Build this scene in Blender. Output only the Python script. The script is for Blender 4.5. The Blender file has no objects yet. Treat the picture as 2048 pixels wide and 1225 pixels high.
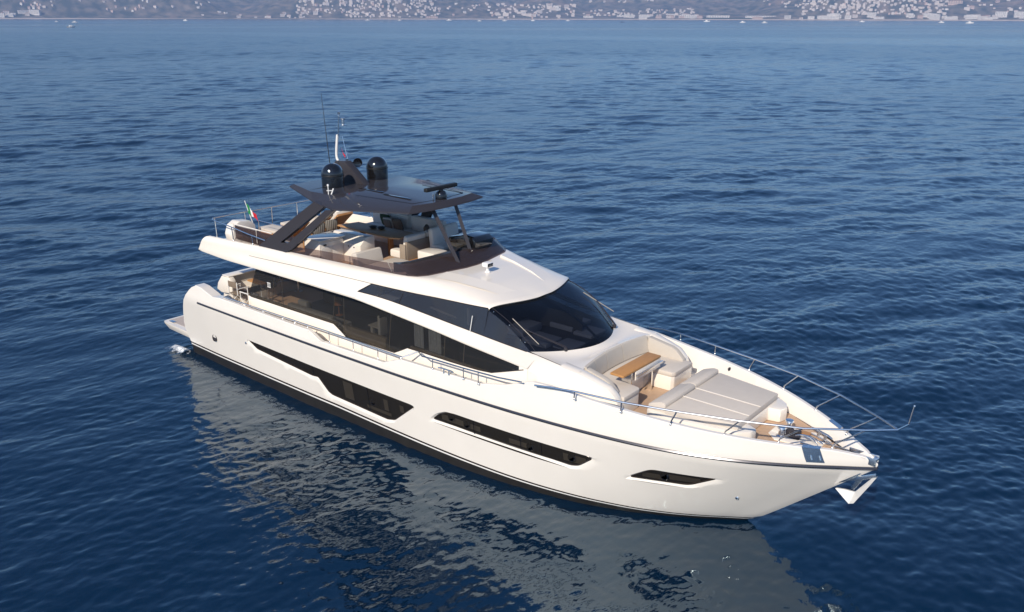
import bpy, bmesh, math, random
import numpy as np
from mathutils import Vector, Matrix
from mathutils.geometry import delaunay_2d_cdt
sc = bpy.context.scene
col = sc.collection
random.seed(7)
rng = np.random.default_rng(11)

# ------------------------------------------------------------------ camera
CR = Vector((0.77115476, 0.6366456, 0.00164827)); CU = Vector((-0.2037239, 0.24431177, 0.94805503))
CF = Vector((-0.60317237, 0.73143294, -0.31810211)); CO = Vector((27.00115, -17.3285, 11.37706))
cam_data = bpy.data.cameras.new("camera"); cam = bpy.data.objects.new("camera", cam_data); col.objects.link(cam)
cam.matrix_world = Matrix(((CR.x, CU.x, -CF.x, CO.x), (CR.y, CU.y, -CF.y, CO.y), (CR.z, CU.z, -CF.z, CO.z), (0, 0, 0, 1)))
cam_data.sensor_width = 36.0; cam_data.lens = 36.0 * 1721.9 / 2048.0
cam_data.clip_start = 0.5; cam_data.clip_end = 40000
sc.camera = cam
# ------------------------------------------------------------------ light
SUN_EL, SUN_AZ = math.radians(35), math.radians(167)          # sun stands on the -Y side
w = bpy.data.worlds.new("World"); sc.world = w; w.use_nodes = True
nt = w.node_tree; bg = nt.nodes['Background']
sky = nt.nodes.new('ShaderNodeTexSky'); sky.sky_type = 'NISHITA'; sky.sun_disc = False
sky.sun_elevation = SUN_EL; sky.sun_rotation = SUN_AZ; sky.air_density = 1.0; sky.dust_density = .2; sky.ozone_density = 7.0
nt.links.new(sky.outputs[0], bg.inputs[0]); bg.inputs[1].default_value = 0.115
sl = bpy.data.lights.new("sun", 'SUN'); sl.energy = 4.7; sl.angle = math.radians(0.5); sl.color = (1, .89, .745)
so = bpy.data.objects.new("sun", sl); col.objects.link(so)
sdir = Vector((math.sin(SUN_AZ) * math.cos(SUN_EL), math.cos(SUN_AZ) * math.cos(SUN_EL), math.sin(SUN_EL)))
so.rotation_euler = sdir.to_track_quat('Z', 'Y').to_euler()
sc.view_settings.view_transform = 'Standard'; sc.view_settings.look = 'None'; sc.view_settings.exposure = 0.09; sc.view_settings.gamma = 1
sc.cycles.use_denoising = True
sc.cycles.max_bounces = 8; sc.cycles.transparent_max_bounces = 16; sc.cycles.glossy_bounces = 4
sc.cycles.volume_bounces = 0; sc.cycles.sample_clamp_indirect = 6

# ------------------------------------------------------------------ materials
def mat(name, color, rough=.5, metal=0., spec=.5, coat=0., noise=None, bump=None):
    m = bpy.data.materials.new(name); m.use_nodes = True
    n = m.node_tree.nodes; l = m.node_tree.links; b = n['Principled BSDF']
    b.inputs['Base Color'].default_value = (*color, 1); b.inputs['Roughness'].default_value = rough
    b.inputs['Metallic'].default_value = metal; b.inputs['Specular IOR Level'].default_value = spec
    b.inputs['Coat Weight'].default_value = coat; b.inputs['Coat Roughness'].default_value = .03
    tc = n.new('ShaderNodeTexCoord')
    if noise:                                                  # (scale, amount) soft mottling of the colour
        t = n.new('ShaderNodeTexNoise'); t.inputs['Scale'].default_value = noise[0]; t.inputs['Detail'].default_value = 4
        l.new(tc.outputs['Object'], t.inputs['Vector'])
        mx = n.new('ShaderNodeMix'); mx.data_type = 'RGBA'
        a = noise[1]
        mx.inputs[6].default_value = (*[c * (1 - a) for c in color], 1); mx.inputs[7].default_value = (*[min(1, c * (1 + a)) for c in color], 1)
        l.new(t.outputs['Fac'], mx.inputs[0]); l.new(mx.outputs[2], b.inputs['Base Color'])
    if bump:                                                   # (scale, strength)
        t = n.new('ShaderNodeTexNoise'); t.inputs['Scale'].default_value = bump[0]; t.inputs['Detail'].default_value = 3
        l.new(tc.outputs['Object'], t.inputs['Vector'])
        bp = n.new('ShaderNodeBump'); bp.inputs['Strength'].default_value = bump[1]; bp.inputs['Distance'].default_value = .02
        l.new(t.outputs['Fac'], bp.inputs['Height']); l.new(bp.outputs[0], b.inputs['Normal'])
    return m
def teak_mat(name, color, dark, spacing=.06, line=.10, axis='Y'):
    m = mat(name, color, .55)
    n = m.node_tree.nodes; l = m.node_tree.links; b = n['Principled BSDF']
    tc = n.new('ShaderNodeTexCoord'); sp = n.new('ShaderNodeSeparateXYZ'); l.new(tc.outputs['Object'], sp.inputs[0])
    d = n.new('ShaderNodeMath'); d.operation = 'DIVIDE'; d.inputs[1].default_value = spacing; l.new(sp.outputs[axis], d.inputs[0])
    fr = n.new('ShaderNodeMath'); fr.operation = 'FRACT'; l.new(d.outputs[0], fr.inputs[0])
    lt = n.new('ShaderNodeMath'); lt.operation = 'LESS_THAN'; lt.inputs[1].default_value = line; l.new(fr.outputs[0], lt.inputs[0])
    t = n.new('ShaderNodeTexNoise'); t.inputs['Scale'].default_value = 6; t.inputs['Detail'].default_value = 6
    mp = n.new('ShaderNodeMapping'); mp.inputs['Scale'].default_value = (1, 9, 9) if axis == 'Y' else (9, 1, 9)
    l.new(tc.outputs['Object'], mp.inputs[0]); l.new(mp.outputs[0], t.inputs['Vector'])
    m1 = n.new('ShaderNodeMix'); m1.data_type = 'RGBA'
    m1.inputs[6].default_value = (*[c * .72 for c in color], 1); m1.inputs[7].default_value = (*[min(1, c * 1.25) for c in color], 1)
    l.new(t.outputs['Fac'], m1.inputs[0])
    m2 = n.new('ShaderNodeMix'); m2.data_type = 'RGBA'; m2.inputs[7].default_value = (*dark, 1)
    l.new(lt.outputs[0], m2.inputs[0]); l.new(m1.outputs[2], m2.inputs[6]); l.new(m2.outputs[2], b.inputs['Base Color'])
    return m
def glass_mat(name, tint, film=(.01, .012, .015), filmfac=.0, ior=1.5):
    m = bpy.data.materials.new(name); m.use_nodes = True
    n = m.node_tree.nodes; l = m.node_tree.links
    for x in list(n):
        if x.type != 'OUTPUT_MATERIAL': n.remove(x)
    out = n['Material Output']
    tr = n.new('ShaderNodeBsdfTransparent'); tr.inputs[0].default_value = (*tint, 1)
    df = n.new('ShaderNodeBsdfDiffuse'); df.inputs[0].default_value = (*film, 1)
    mx = n.new('ShaderNodeMixShader'); mx.inputs[0].default_value = filmfac; l.new(tr.outputs[0], mx.inputs[1]); l.new(df.outputs[0], mx.inputs[2])
    gl = n.new('ShaderNodeBsdfGlossy'); gl.inputs['Roughness'].default_value = .015
    lw = n.new('ShaderNodeLayerWeight'); lw.inputs[0].default_value = .5
    pw = n.new('ShaderNodeMath'); pw.operation = 'POWER'; pw.inputs[1].default_value = 5; l.new(lw.outputs['Facing'], pw.inputs[0])
    f0 = ((ior - 1) / (ior + 1)) ** 2
    fr = n.new('ShaderNodeMath'); fr.operation = 'MULTIPLY_ADD'; fr.inputs[1].default_value = 1 - f0; fr.inputs[2].default_value = f0; l.new(pw.outputs[0], fr.inputs[0])
    m2 = n.new('ShaderNodeMixShader'); l.new(fr.outputs[0], m2.inputs[0]); l.new(mx.outputs[0], m2.inputs[1]); l.new(gl.outputs[0], m2.inputs[2])
    l.new(m2.outputs[0], out.inputs[0])
    return m
M = dict(
    gel=mat('white_gelcoat', (.82, .765, .685), .22, coat=.5, noise=(.6, .012)),
    hullwhite=mat('hull_gelcoat', (.80, .76, .70), .16, coat=.7, noise=(1.1, .05)),  # colour mottling stands in for water reflections on the hull
    matt=mat('white_nonskid', (.74, .71, .67), .6, bump=(90, .15)),
    black=mat('bottom_paint', (.022, .02, .018), .32, noise=(3, .5), spec=.5),
    stripe=mat('dark_stripe', (.03, .022, .018), .25),
    steel=mat('polished_steel', (.86, .85, .83), .24, metal=1),
    grey=mat('graphite_paint', (.040, .038, .045), .07, coat=0, spec=.20),
    greydark=mat('graphite_side', (.038, .035, .039), .25, spec=.35),
    dome=mat('black_gloss', (.008, .008, .009), .10, coat=1.0),
    rubber=mat('black_rubber', (.012, .012, .012), .5),
    fabric=mat('beige_canvas', (.52, .475, .415), .9, noise=(5, .06), bump=(60, .25)),
    cream=mat('cream_canvas', (.74, .69, .62), .9, noise=(4, .05), bump=(40, .3)),
    pad=mat('light_canvas', (.60, .545, .48), .9, noise=(4, .05), bump=(60, .2)),
    seam=mat('pale_piping', (.66, .62, .57), .8),
    teak=teak_mat('teak_deck', (.54, .37, .245), (.16, .11, .08)),
    teakx=teak_mat('teak_deck_cross', (.54, .37, .245), (.16, .11, .08), axis='X'),
    tabletop=teak_mat('varnished_teak', (.50, .25, .085), (.40, .19, .06), spacing=.12, line=.04, axis='X'),
    wood=mat('teak_trim', (.40, .20, .075), .4, noise=(8, .25)),
    bronze=mat('bronze_fabric', (.20, .155, .115), .9, noise=(20, .2)),
    pblack=mat('interior_black', (.006, .006, .007), .8),
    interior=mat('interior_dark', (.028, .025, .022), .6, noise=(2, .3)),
    intsofa=mat('interior_sofa', (.42, .40, .36), .9),
    sill=mat('interior_sill', (.24, .19, .13), .7),
    curtain=mat('curtain_cloth', (.34, .36, .38), .9, noise=(14, .3)),
    dash=mat('dashboard', (.17, .175, .19), .6),
    dashdark=mat('dashboard_dark', (.012, .012, .014), .45),
    green=mat('green_cloth', (.02, .055, .022), .9, noise=(30, .3)),
    taupe=mat('taupe_cloth', (.17, .125, .09), .9, noise=(30, .2)),
    flag_g=mat('flag_green', (.01, .20, .06), .8), flag_w=mat('flag_white', (.8, .8, .78), .8), flag_r=mat('flag_red', (.55, .015, .03), .8),
    white=mat('white_paint', (.8, .79, .77), .35),
    windowglass=glass_mat('window_glass', (.50, .49, .47), (.055, .055, .055), .30),  # grey film colour paints in a reflective sheen
    upperglass=glass_mat('wheelhouse_glass', (.45, .48, .54), (.048, .056, .08), .50),  # bluish film colour stands in for reflected sky
    shieldglass=glass_mat('windscreen_glass', (.46, .49, .56), (.012, .014, .022), .28),
    hullglass=glass_mat('hull_glass', (.45, .42, .38), (.045, .040, .034), .36),  # film colour lightened to imitate sheen on the glass
    roseglass=glass_mat('rose_acrylic', (.47, .40, .40), (.11, .082, .082), .28, ior=1.45),
    blind=mat('blind_cloth', (.30, .29, .27), .8),
    blade=mat('wiper_blade', (.30, .27, .23), .5),
    smoke=mat('lens', (.5, .5, .5), .1),
)
def striped():
    m = mat('striped_cloth', (.5, .47, .42), .9)
    n = m.node_tree.nodes; l = m.node_tree.links
    tc = n.new('ShaderNodeTexCoord'); wv = n.new('ShaderNodeTexWave'); wv.bands_direction = 'Y'; wv.inputs['Scale'].default_value = 4.2
    l.new(tc.outputs['Object'], wv.inputs['Vector'])
    r = n.new('ShaderNodeValToRGB'); r.color_ramp.elements[0].color = (.16, .15, .135, 1); r.color_ramp.elements[1].color = (.55, .52, .46, 1)
    r.color_ramp.elements[0].position = .35; r.color_ramp.elements[1].position = .55
    l.new(wv.outputs['Fac'], r.inputs[0]); l.new(r.outputs[0], n['Principled BSDF'].inputs['Base Color'])
    return m
M['stripes'] = striped()

# ------------------------------------------------------------------ mesh helpers
class MB:
    def __init__(s): s.v = []; s.f = []
    def add(s, vs, fs):
        o = len(s.v); s.v += [tuple(map(float, p)) for p in vs]; s.f += [tuple(i + o for i in f) for f in fs]; return s
    def mirror(s):
        o = len(s.v); s.v += [(x, -y, z) for x, y, z in s.v]; s.f += [tuple(i + o for i in reversed(f)) for f in list(s.f)]; return s
    def grid(s, rows):                                         # rows of equal-length point lists
        n = len(rows[0]); vs = [p for r in rows for p in r]
        return s.add(vs, [(i * n + j, i * n + j + 1, (i + 1) * n + j + 1, (i + 1) * n + j) for i in range(len(rows) - 1) for j in range(n - 1)])
    def box(s, x0, x1, y0, y1, z0, z1, bev=.02, seg=2, rot=None):
        bm = bmesh.new(); bmesh.ops.create_cube(bm, size=1)
        c = Vector(((x0 + x1) / 2, (y0 + y1) / 2, (z0 + z1) / 2))
        bmesh.ops.scale(bm, vec=(abs(x1 - x0), abs(y1 - y0), abs(z1 - z0)), verts=bm.verts)
        if bev > 0: bmesh.ops.bevel(bm, geom=list(bm.edges), offset=min(bev, .45 * min(abs(x1 - x0), abs(y1 - y0), abs(z1 - z0))), segments=seg, profile=.6, affect='EDGES')
        mt = Matrix.Translation(c) @ (rot or Matrix())
        bm.verts.index_update()
        s.add([mt @ v.co for v in bm.verts], [[v.index for v in f.verts] for f in bm.faces]); bm.free(); return s
    def tube(s, pts, r, n=8, cap=True, smooth=0):
        P = [Vector(p) for p in pts]
        if smooth:
            Q = []
            for i in range(len(P) - 1):
                p0, p1, p2, p3 = P[max(i - 1, 0)], P[i], P[i + 1], P[min(i + 2, len(P) - 1)]
                for k in range(smooth):
                    t = k / smooth
                    Q.append(.5 * ((2 * p1) + (p2 - p0) * t + (2 * p0 - 5 * p1 + 4 * p2 - p3) * t * t + (3 * p1 - p0 - 3 * p2 + p3) * t ** 3))
            P = Q + [P[-1]]
        rs = r if isinstance(r, (list, tuple)) else [r] * len(P)
        up = None; rows = []
        for i, p in enumerate(P):
            t = (P[min(i + 1, len(P) - 1)] - P[max(i - 1, 0)]).normalized()
            if up is None: up = Vector((0, 0, 1)) if abs(t.z) < .9 else Vector((1, 0, 0))
            a = t.cross(up).normalized(); up = a.cross(t).normalized()
            rows.append([p + (a * math.cos(q) + up * math.sin(q)) * rs[i] for q in [2 * math.pi * k / n for k in range(n)]])
        o = len(rows); vs = [p for rw in rows for p in rw]
        fs = [(i * n + k, i * n + (k + 1) % n, (i + 1) * n + (k + 1) % n, (i + 1) * n + k) for i in range(o - 1) for k in range(n)]
        if cap: fs += [tuple(reversed(range(n))), tuple((o - 1) * n + k for k in range(n))]
        return s.add(vs, fs)
    def lathe(s, prof, c=(0, 0, 0), n=24, axis=None):          # prof (r, z)
        rot = Vector((0, 0, 1)).rotation_difference(Vector(axis)).to_matrix() if axis else Matrix.Identity(3)
        vs = [Vector(c) + rot @ Vector((r * math.cos(2 * math.pi * k / n), r * math.sin(2 * math.pi * k / n), z)) for r, z in prof for k in range(n)]
        m = len(prof)
        fs = [(i * n + k, i * n + (k + 1) % n, (i + 1) * n + (k + 1) % n, (i + 1) * n + k) for i in range(m - 1) for k in range(n)]
        fs += [tuple(reversed(range(n))), tuple((m - 1) * n + k for k in range(n))]
        return s.add(vs, fs)
    def prism(s, poly, d0, d1, plane='XZ', bev=0.):            # polygon extruded along the remaining axis
        def P(a, b, d): return {'XZ': (a, d, b), 'XY': (a, b, d), 'YZ': (d, a, b)}[plane]
        n = len(poly); bm = bmesh.new()
        va = [bm.verts.new(P(a, b, d0)) for a, b in poly]; vb = [bm.verts.new(P(a, b, d1)) for a, b in poly]
        bm.faces.new(va); bm.faces.new(list(reversed(vb)))
        for i in range(n): bm.faces.new((va[(i + 1) % n], va[i], vb[i], vb[(i + 1) % n]))
        bmesh.ops.recalc_face_normals(bm, faces=bm.faces)
        if bev: bmesh.ops.bevel(bm, geom=list(bm.edges), offset=bev, segments=2, profile=.6, affect='EDGES')
        bm.verts.index_update()
        s.add([v.co for v in bm.verts], [[v.index for v in f.verts] for f in bm.faces]); bm.free(); return s
    def build(s, name, m, parent=None, sharp=35, recalc=True, **props):
        me = bpy.data.meshes.new(name); me.from_pydata(s.v, [], s.f)
        if recalc:
            bm = bmesh.new(); bm.from_mesh(me); bmesh.ops.remove_doubles(bm, verts=bm.verts, dist=1e-5)
            bmesh.ops.recalc_face_normals(bm, faces=bm.faces); bm.to_mesh(me); bm.free()
        me.materials.append(m if not isinstance(m, str) else M[m])
        me.shade_smooth(); me.set_sharp_from_angle(angle=math.radians(sharp))
        o = bpy.data.objects.new(name, me); col.objects.link(o); o.parent = parent
        for k, v in props.items(): o[k] = v
        return o
def thing(name, label, cat, loc=(0, 0, 0), group=None):
    o = bpy.data.objects.new(name, None); col.objects.link(o); o.location = loc; o['label'] = label; o['category'] = cat
    if group: o['group'] = group
    return o
def copy_tree(o, parent=None):
    c = o.copy(); col.objects.link(c); c.parent = parent
    for ch in list(o.children): copy_tree(ch, c)
    return c
def ip(x, pts):
    p = np.array(pts, float); return np.interp(x, p[:, 0], p[:, 1])

# ------------------------------------------------------------------ haze
hz = MB().box(-8200, 5000, -5000, 9500, -4, 275, bev=0)
hm = bpy.data.materials.new('haze_air'); hm.use_nodes = True
for x in list(hm.node_tree.nodes):
    if x.type != 'OUTPUT_MATERIAL': hm.node_tree.nodes.remove(x)
pv = hm.node_tree.nodes.new('ShaderNodeVolumePrincipled'); pv.inputs['Color'].default_value = (.42, .61, 1, 1)
pv.inputs['Density'].default_value = 1.6e-4; pv.inputs['Anisotropy'].default_value = .0
hm.node_tree.links.new(pv.outputs[0], hm.node_tree.nodes['Material Output'].inputs['Volume'])
hz.build('haze', hm, kind='stuff')

# ------------------------------------------------------------------ sea
def sea():
    psi = math.atan2(CF.y, CF.x)
    h = CO.z
    r = [.02, 1.5, 3, 5, 7.0]
    while r[-1] < 4750:
        x = r[-1]; r.append(x + max(.055, min(x * x / (h * 861) * .9, x * (.0032 if x < 600 else .0032 * (x / 600) ** .75))))
    r = np.array(r)
    az = []                                                     # finer inside the view, coarser outside
    a = -180.0
    while a < 180: az.append(a); a += .12 if abs(a) < 41 else 1.0 if abs(a) < 80 else 2.0
    az.append(180.0)
    az = np.radians(np.array(az)) + psi
    Rr, A = np.meshgrid(r, az, indexing='ij')
    X = CO.x + Rr * np.cos(A); Y = CO.y + Rr * np.sin(A)
    dr = np.gradient(r)[:, None] + 0 * A
    Z = np.zeros_like(X); lost = np.zeros_like(X); full = 0
    wind = psi + math.radians(196)                             # waves run towards the camera, slightly to the left
    lam = np.exp(rng.uniform(math.log(.22), math.log(11), 200)); lam.sort()
    # slow patches of stronger and calmer water
    def slow(L, n, seed):
        g = np.random.default_rng(seed); s = np.zeros_like(X)
        for _ in range(n):
            t = g.uniform(0, 2 * math.pi); k = 2 * math.pi / (L * g.uniform(.6, 1.6)); s += np.sin(k * (X * math.cos(t) + Y * math.sin(t)) + g.uniform(0, 6.28))
        return s / math.sqrt(n)
    patch = 1 + .22 * slow(30, 6, 3) + .22 * slow(110, 6, 13)
    patch2 = 1 + .35 * slow(9, 6, 5)
    # the hull shelters the water on its starboard side and the ripples are smaller there
    lee = np.exp(-(((X - 17) / 9) ** 2 + ((Y + 7) / 6.0) ** 2))
    front = np.exp(-(((X - 19) / 12) ** 2 + ((Y + 13) / 6.5) ** 2))
    calm = np.exp(-(((X - 23) / 7) ** 2 + ((Y + 8) / 5.0) ** 2))
    home = 1 - .36 * np.exp(-((X - 13) ** 2 + Y ** 2) / 42 ** 2)
    tiny = np.clip(patch * patch2, .35, 1.8) * (1 - .2 * lee) * (1 - .5 * calm) * home
    fine = np.clip(patch * patch2, .25, 1.9) * (1 - .6 * lee) * (1 - .55 * calm) * (1 - .3 * front) * home
    big = np.clip(patch, .4, 1.6) * (1 - .5 * lee) * (1 - .4 * calm) * (1 - .35 * front) * home
    for i, L in enumerate(lam):
        k = 2 * math.pi / L
        sp = 30 if L > 2 else 42
        t = wind + math.radians(rng.normal(0, sp))
        slope = .025 if L < .6 else (.0155 if L < 1.3 else (.0105 if L < 4 else .0085))
        amp = slope / k
        # drop what the mesh cannot carry at that distance
        across = np.maximum(dr * abs(math.cos(t - psi)), .0021 * Rr * abs(math.sin(t - psi)))
        fade = np.clip((L / np.maximum(across, 1e-6) - 2.2) / 2.2, 0, 1)
        lost += (1 - fade ** 2) * slope ** 2 / 2; full += slope ** 2 / 2
        if fade.max() == 0: continue
        ph = k * (X * math.cos(t) + Y * math.sin(t)) + rng.uniform(0, 6.283)
        s = np.sin(ph)
        Z += amp * fade * (s + .22 * np.cos(2 * ph)) * (tiny if L < .6 else fine if L < 2.2 else big)
    far = np.clip((Rr - 2500) / 1500, 0, 1); Z = Z * (1 - far)
    nr, na = X.shape
    co = np.stack([X, Y, Z], -1).reshape(-1, 3).astype(np.float32)
    i = np.arange(nr - 1)[:, None] * na + np.arange(na - 1)[None]
    f = np.stack([i, i + na, i + na + 1, i + 1], -1).reshape(-1, 4).astype(np.int32)
    me = bpy.data.meshes.new('sea'); me.vertices.add(len(co)); me.vertices.foreach_set('co', co.ravel())
    me.loops.add(f.size); me.loops.foreach_set('vertex_index', f.ravel())
    me.polygons.add(len(f)); me.polygons.foreach_set('loop_start', np.arange(0, f.size, 4, dtype=np.int32)); me.polygons.foreach_set('loop_total', np.full(len(f), 4, np.int32))
    me.update(calc_edges=True); me.shade_smooth()
    # ripples too small for this mesh become roughness of the water skin
    at = me.attributes.new('ripple', 'FLOAT', 'POINT'); at.data.foreach_set('value', (lost / full * (.45 + .35 * np.clip(slow(260, 8, 9) + 1, 0, 2) + .25 * np.clip(slow(1100, 8, 19) + 1, 0, 2))).astype(np.float32).ravel())
    print('sea verts', len(co), nr, na)
    m = bpy.data.materials.new('sea_water'); m.use_nodes = True
    n = m.node_tree.nodes; l = m.node_tree.links; b = n['Principled BSDF']
    b.inputs['Base Color'].default_value = (.0001, .0108, .0315, 1); b.inputs['Roughness'].default_value = .07
    b.inputs['IOR'].default_value = 1.57; b.inputs['Specular IOR Level'].default_value = 1.0; b.inputs['Specular Tint'].default_value = (.66, .89, 1, 1)
    tc = n.new('ShaderNodeTexCoord')
    mp = n.new('ShaderNodeMapping'); mp.inputs['Rotation'].default_value = (0, 0, -wind); mp.inputs['Scale'].default_value = (1.0, .45, 1)
    l.new(tc.outputs['Object'], mp.inputs[0])
    av = n.new('ShaderNodeAttribute'); av.attribute_name = 'ripple'
    ro = n.new('ShaderNodeMapRange'); ro.inputs[1].default_value = 0; ro.inputs[2].default_value = 1; ro.inputs[3].default_value = .06; ro.inputs[4].default_value = .20
    l.new(av.outputs['Fac'], ro.inputs[0]); l.new(ro.outputs[0], b.inputs['Roughness'])
    prev = None
    for scl, dist in ((.55, .12), (2.6, .026), (9, .006)):
        t = n.new('ShaderNodeTexNoise'); t.inputs['Scale'].default_value = scl; t.inputs['Detail'].default_value = 3; t.inputs['Roughness'].default_value = .55
        l.new(mp.outputs[0], t.inputs['Vector'])
        bp = n.new('ShaderNodeBump'); bp.inputs['Strength'].default_value = 1; bp.inputs['Distance'].default_value = dist
        l.new(t.outputs['Fac'], bp.inputs['Height'])
        if prev: l.new(prev.outputs[0], bp.inputs['Normal'])
        prev = bp
    l.new(prev.outputs[0], b.inputs['Normal'])
    me.materials.append(m)
    o = bpy.data.objects.new('sea', me); col.objects.link(o); o['kind'] = 'structure'
sea()

# ------------------------------------------------------------------ yacht: hull
yacht = thing('motor_yacht', 'large white flybridge motor yacht with graphite hard top lying on the blue sea', 'yacht')
L0 = 22.69
def stem(z): return ip(z, [(-.6, 19.0), (0, 19.93), (.26, 20.32), (.59, 20.7), (1.72, 21.96), (2.37, 22.69), (2.9, 22.75)])
Y0 = [(0, 2.45), (.1, 2.52), (.35, 2.56), (.55, 2.54), (.64, 2.48), (.72, 2.35), (.79, 2.1), (.85, 1.75), (.91, 1.25), (.96, .60), (.994, .12), (1, 0)]
YR = [(-.02, 2.78), (0, 2.8), (.06, 2.85), (.2, 2.875), (.344, 2.88), (.5, 2.83), (.58, 2.75), (.64, 2.67), (.73, 2.48), (.81, 2.19), (.87, 1.78), (.924, 1.19), (.96, .64), (.985, .25), (1, 0)]
def smoothtab(tab, n=400):                                     # monotone tables made round with a running mean
    x = np.linspace(tab[0][0], tab[-1][0], n); y = ip(x, tab); k = 15
    pad = np.r_[2 * y[0] - y[k:0:-1], y, 2 * y[-1] - y[-2:-k - 2:-1]]; ys = np.convolve(pad, np.ones(2 * k + 1) / (2 * k + 1), 'valid')
    ys = ys * 1.0; w = np.clip((1 - x) / .03, 0, 1); return list(zip(x, ys * w + y * (1 - w)))
Y0 = smoothtab(Y0); YR = smoothtab(YR)
def H(X, z):
    u = np.clip(X / stem(z), -.02, 1); t = max(-.3, min(1, z / 2.27))
    y = ip(u, Y0) * (1 - t) + ip(u, YR) * t
    if z > 2.27: y = max(0.0, y - .09 * (z - 2.27) / .7 * (1 if u < .97 else (1 - u) / .03))
    return float(y)
def HU(U, z): return (U / L0 * stem(z), -H(U / L0 * stem(z), z), z)
def normal(U, z):
    a = Vector(HU(U + .02, z)) - Vector(HU(U - .02, z)); b = Vector(HU(U, z + .02)) - Vector(HU(U, z - .02)); return a.cross(b).normalized()
ZB = [(-1, .455), (9, .46), (13, .37), (16.5, .30), (19, .26), (L0, .185)]       # top of the boot stripe by U
GW = [(.9, 2.6), (1.17, 2.79), (1.5, 2.78), (2.25, 2.60), (2.6, 2.65), (7.3, 2.64), (7.85, 2.43), (10.5, 2.45), (11.1, 2.69), (13.9, 2.72), (14.6, 2.86), (15.3, 3.12), (15.8, 3.13), (16.6, 3.07), (17.74, 3.0), (18.84, 2.93), (19.92, 2.86), (20.92, 2.79), (21.85, 2.72), (22.4, 2.62), (L0, 2.46)]
def gw(U): return float(ip(U, GW))
def inside(p, poly):
    x, y = p; c = False; n = len(poly)
    for i in range(n):
        (x1, y1), (x2, y2) = poly[i], poly[(i + 1) % n]
        if (y1 > y) != (y2 > y) and x < (x2 - x1) * (y - y1) / (y2 - y1) + x1: c = not c
    return c
def dense(poly, d=.12):
    out = []
    for i in range(len(poly)):
        a, b = Vector((*poly[i], 0)), Vector((*poly[(i + 1) % len(poly)], 0)); n = max(1, int((b - a).length / d))
        out += [tuple((a.lerp(b, k / n))[:2]) for k in range(n)]
    return out
def roundpoly(poly, r=.05):
    out = []
    n = len(poly)
    for i in range(n):
        p = Vector((*poly[i], 0)); a = Vector((*poly[i - 1], 0)); b = Vector((*poly[(i + 1) % n], 0))
        ra = min(r, .4 * (a - p).length); rb = min(r, .4 * (b - p).length)
        pa = p + (a - p).normalized() * ra; pb = p + (b - p).normalized() * rb
        for k in range(4):
            t = k / 3; q = pa.lerp(p, t).lerp(p.lerp(pb, t), t); out.append((q.x, q.y))
    return out
def offset(poly, d):
    n = len(poly); area = sum(poly[i][0] * poly[(i + 1) % n][1] - poly[(i + 1) % n][0] * poly[i][1] for i in range(n)); sg = 1 if area > 0 else -1
    out = []
    for i in range(n):
        p = Vector(poly[i]); a = (p - Vector(poly[i - 1])); b = (Vector(poly[(i + 1) % n]) - p)
        if a.length < 1e-9 or b.length < 1e-9: out.append(tuple(p)); continue
        na = Vector((a.y, -a.x)).normalized() * sg; nb = Vector((b.y, -b.x)).normalized() * sg
        m = (na + nb); m = m.normalized() if m.length > 1e-6 else na
        out.append(tuple(p + m * d / max(.45, m.dot(na))))
    return out
def toU(X, z): return X * L0 / float(stem(z))
winA = [(3.95, 1.515), (4.36, 1.29), (5.9, 1.19), (7.11, 1.115), (7.4, 1.15), (7.78, .76), (7.94, .70), (10.3, .62), (10.62, .70), (11.5, 1.40), (11.38, 1.43), (7.8, 1.47)]
winB = [(12.16, 1.23), (12.40, 1.44), (12.70, 1.58), (13.05, 1.61), (16.85, 1.57), (16.98, 1.52), (16.6, 1.21), (16.4, 1.16)]
winC = [(17.85, 1.24), (18.36, 1.57), (18.48, 1.60), (19.75, 1.61), (19.2, 1.31), (19.08, 1.28)]
wins = []
for wpoly, up_, dn_ in ((winA, .02, .10), (winB, .035, .075), (winC, .05, .06)):
    pu = [(toU(x, z), z) for x, z in wpoly]
    inner = roundpoly(pu, .06)
    outer = offset(inner, .5 * (up_ + dn_)); outer = [(u + (.10 if u > sum(p[0] for p in inner) / len(inner) else -.05) * (1 if wpoly is not winA else .0), z + .5 * (up_ - dn_)) for u, z in outer]
    wins.append((inner, outer))
aft = [(.02, .455), (-.08, .7), (-.15, .92), (-.10, 1.2), (.03, 1.53), (.18, 1.85), (.35, 2.13), (.55, 2.36), (.79, 2.58), (.95, 2.70), (1.17, 2.79)]
outl = list(reversed(aft))                                     # down the stern edge
outl += [(u, float(ip(u, ZB))) for u in np.arange(.2, L0, .2)] + [(L0, .185)]
outl += [(L0, z) for z in np.arange(.3, 2.46, .12)] + [(L0, 2.46)]
outl += [(u, gw(u)) for u in np.arange(22.6, 1.25, -.12)]
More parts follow.
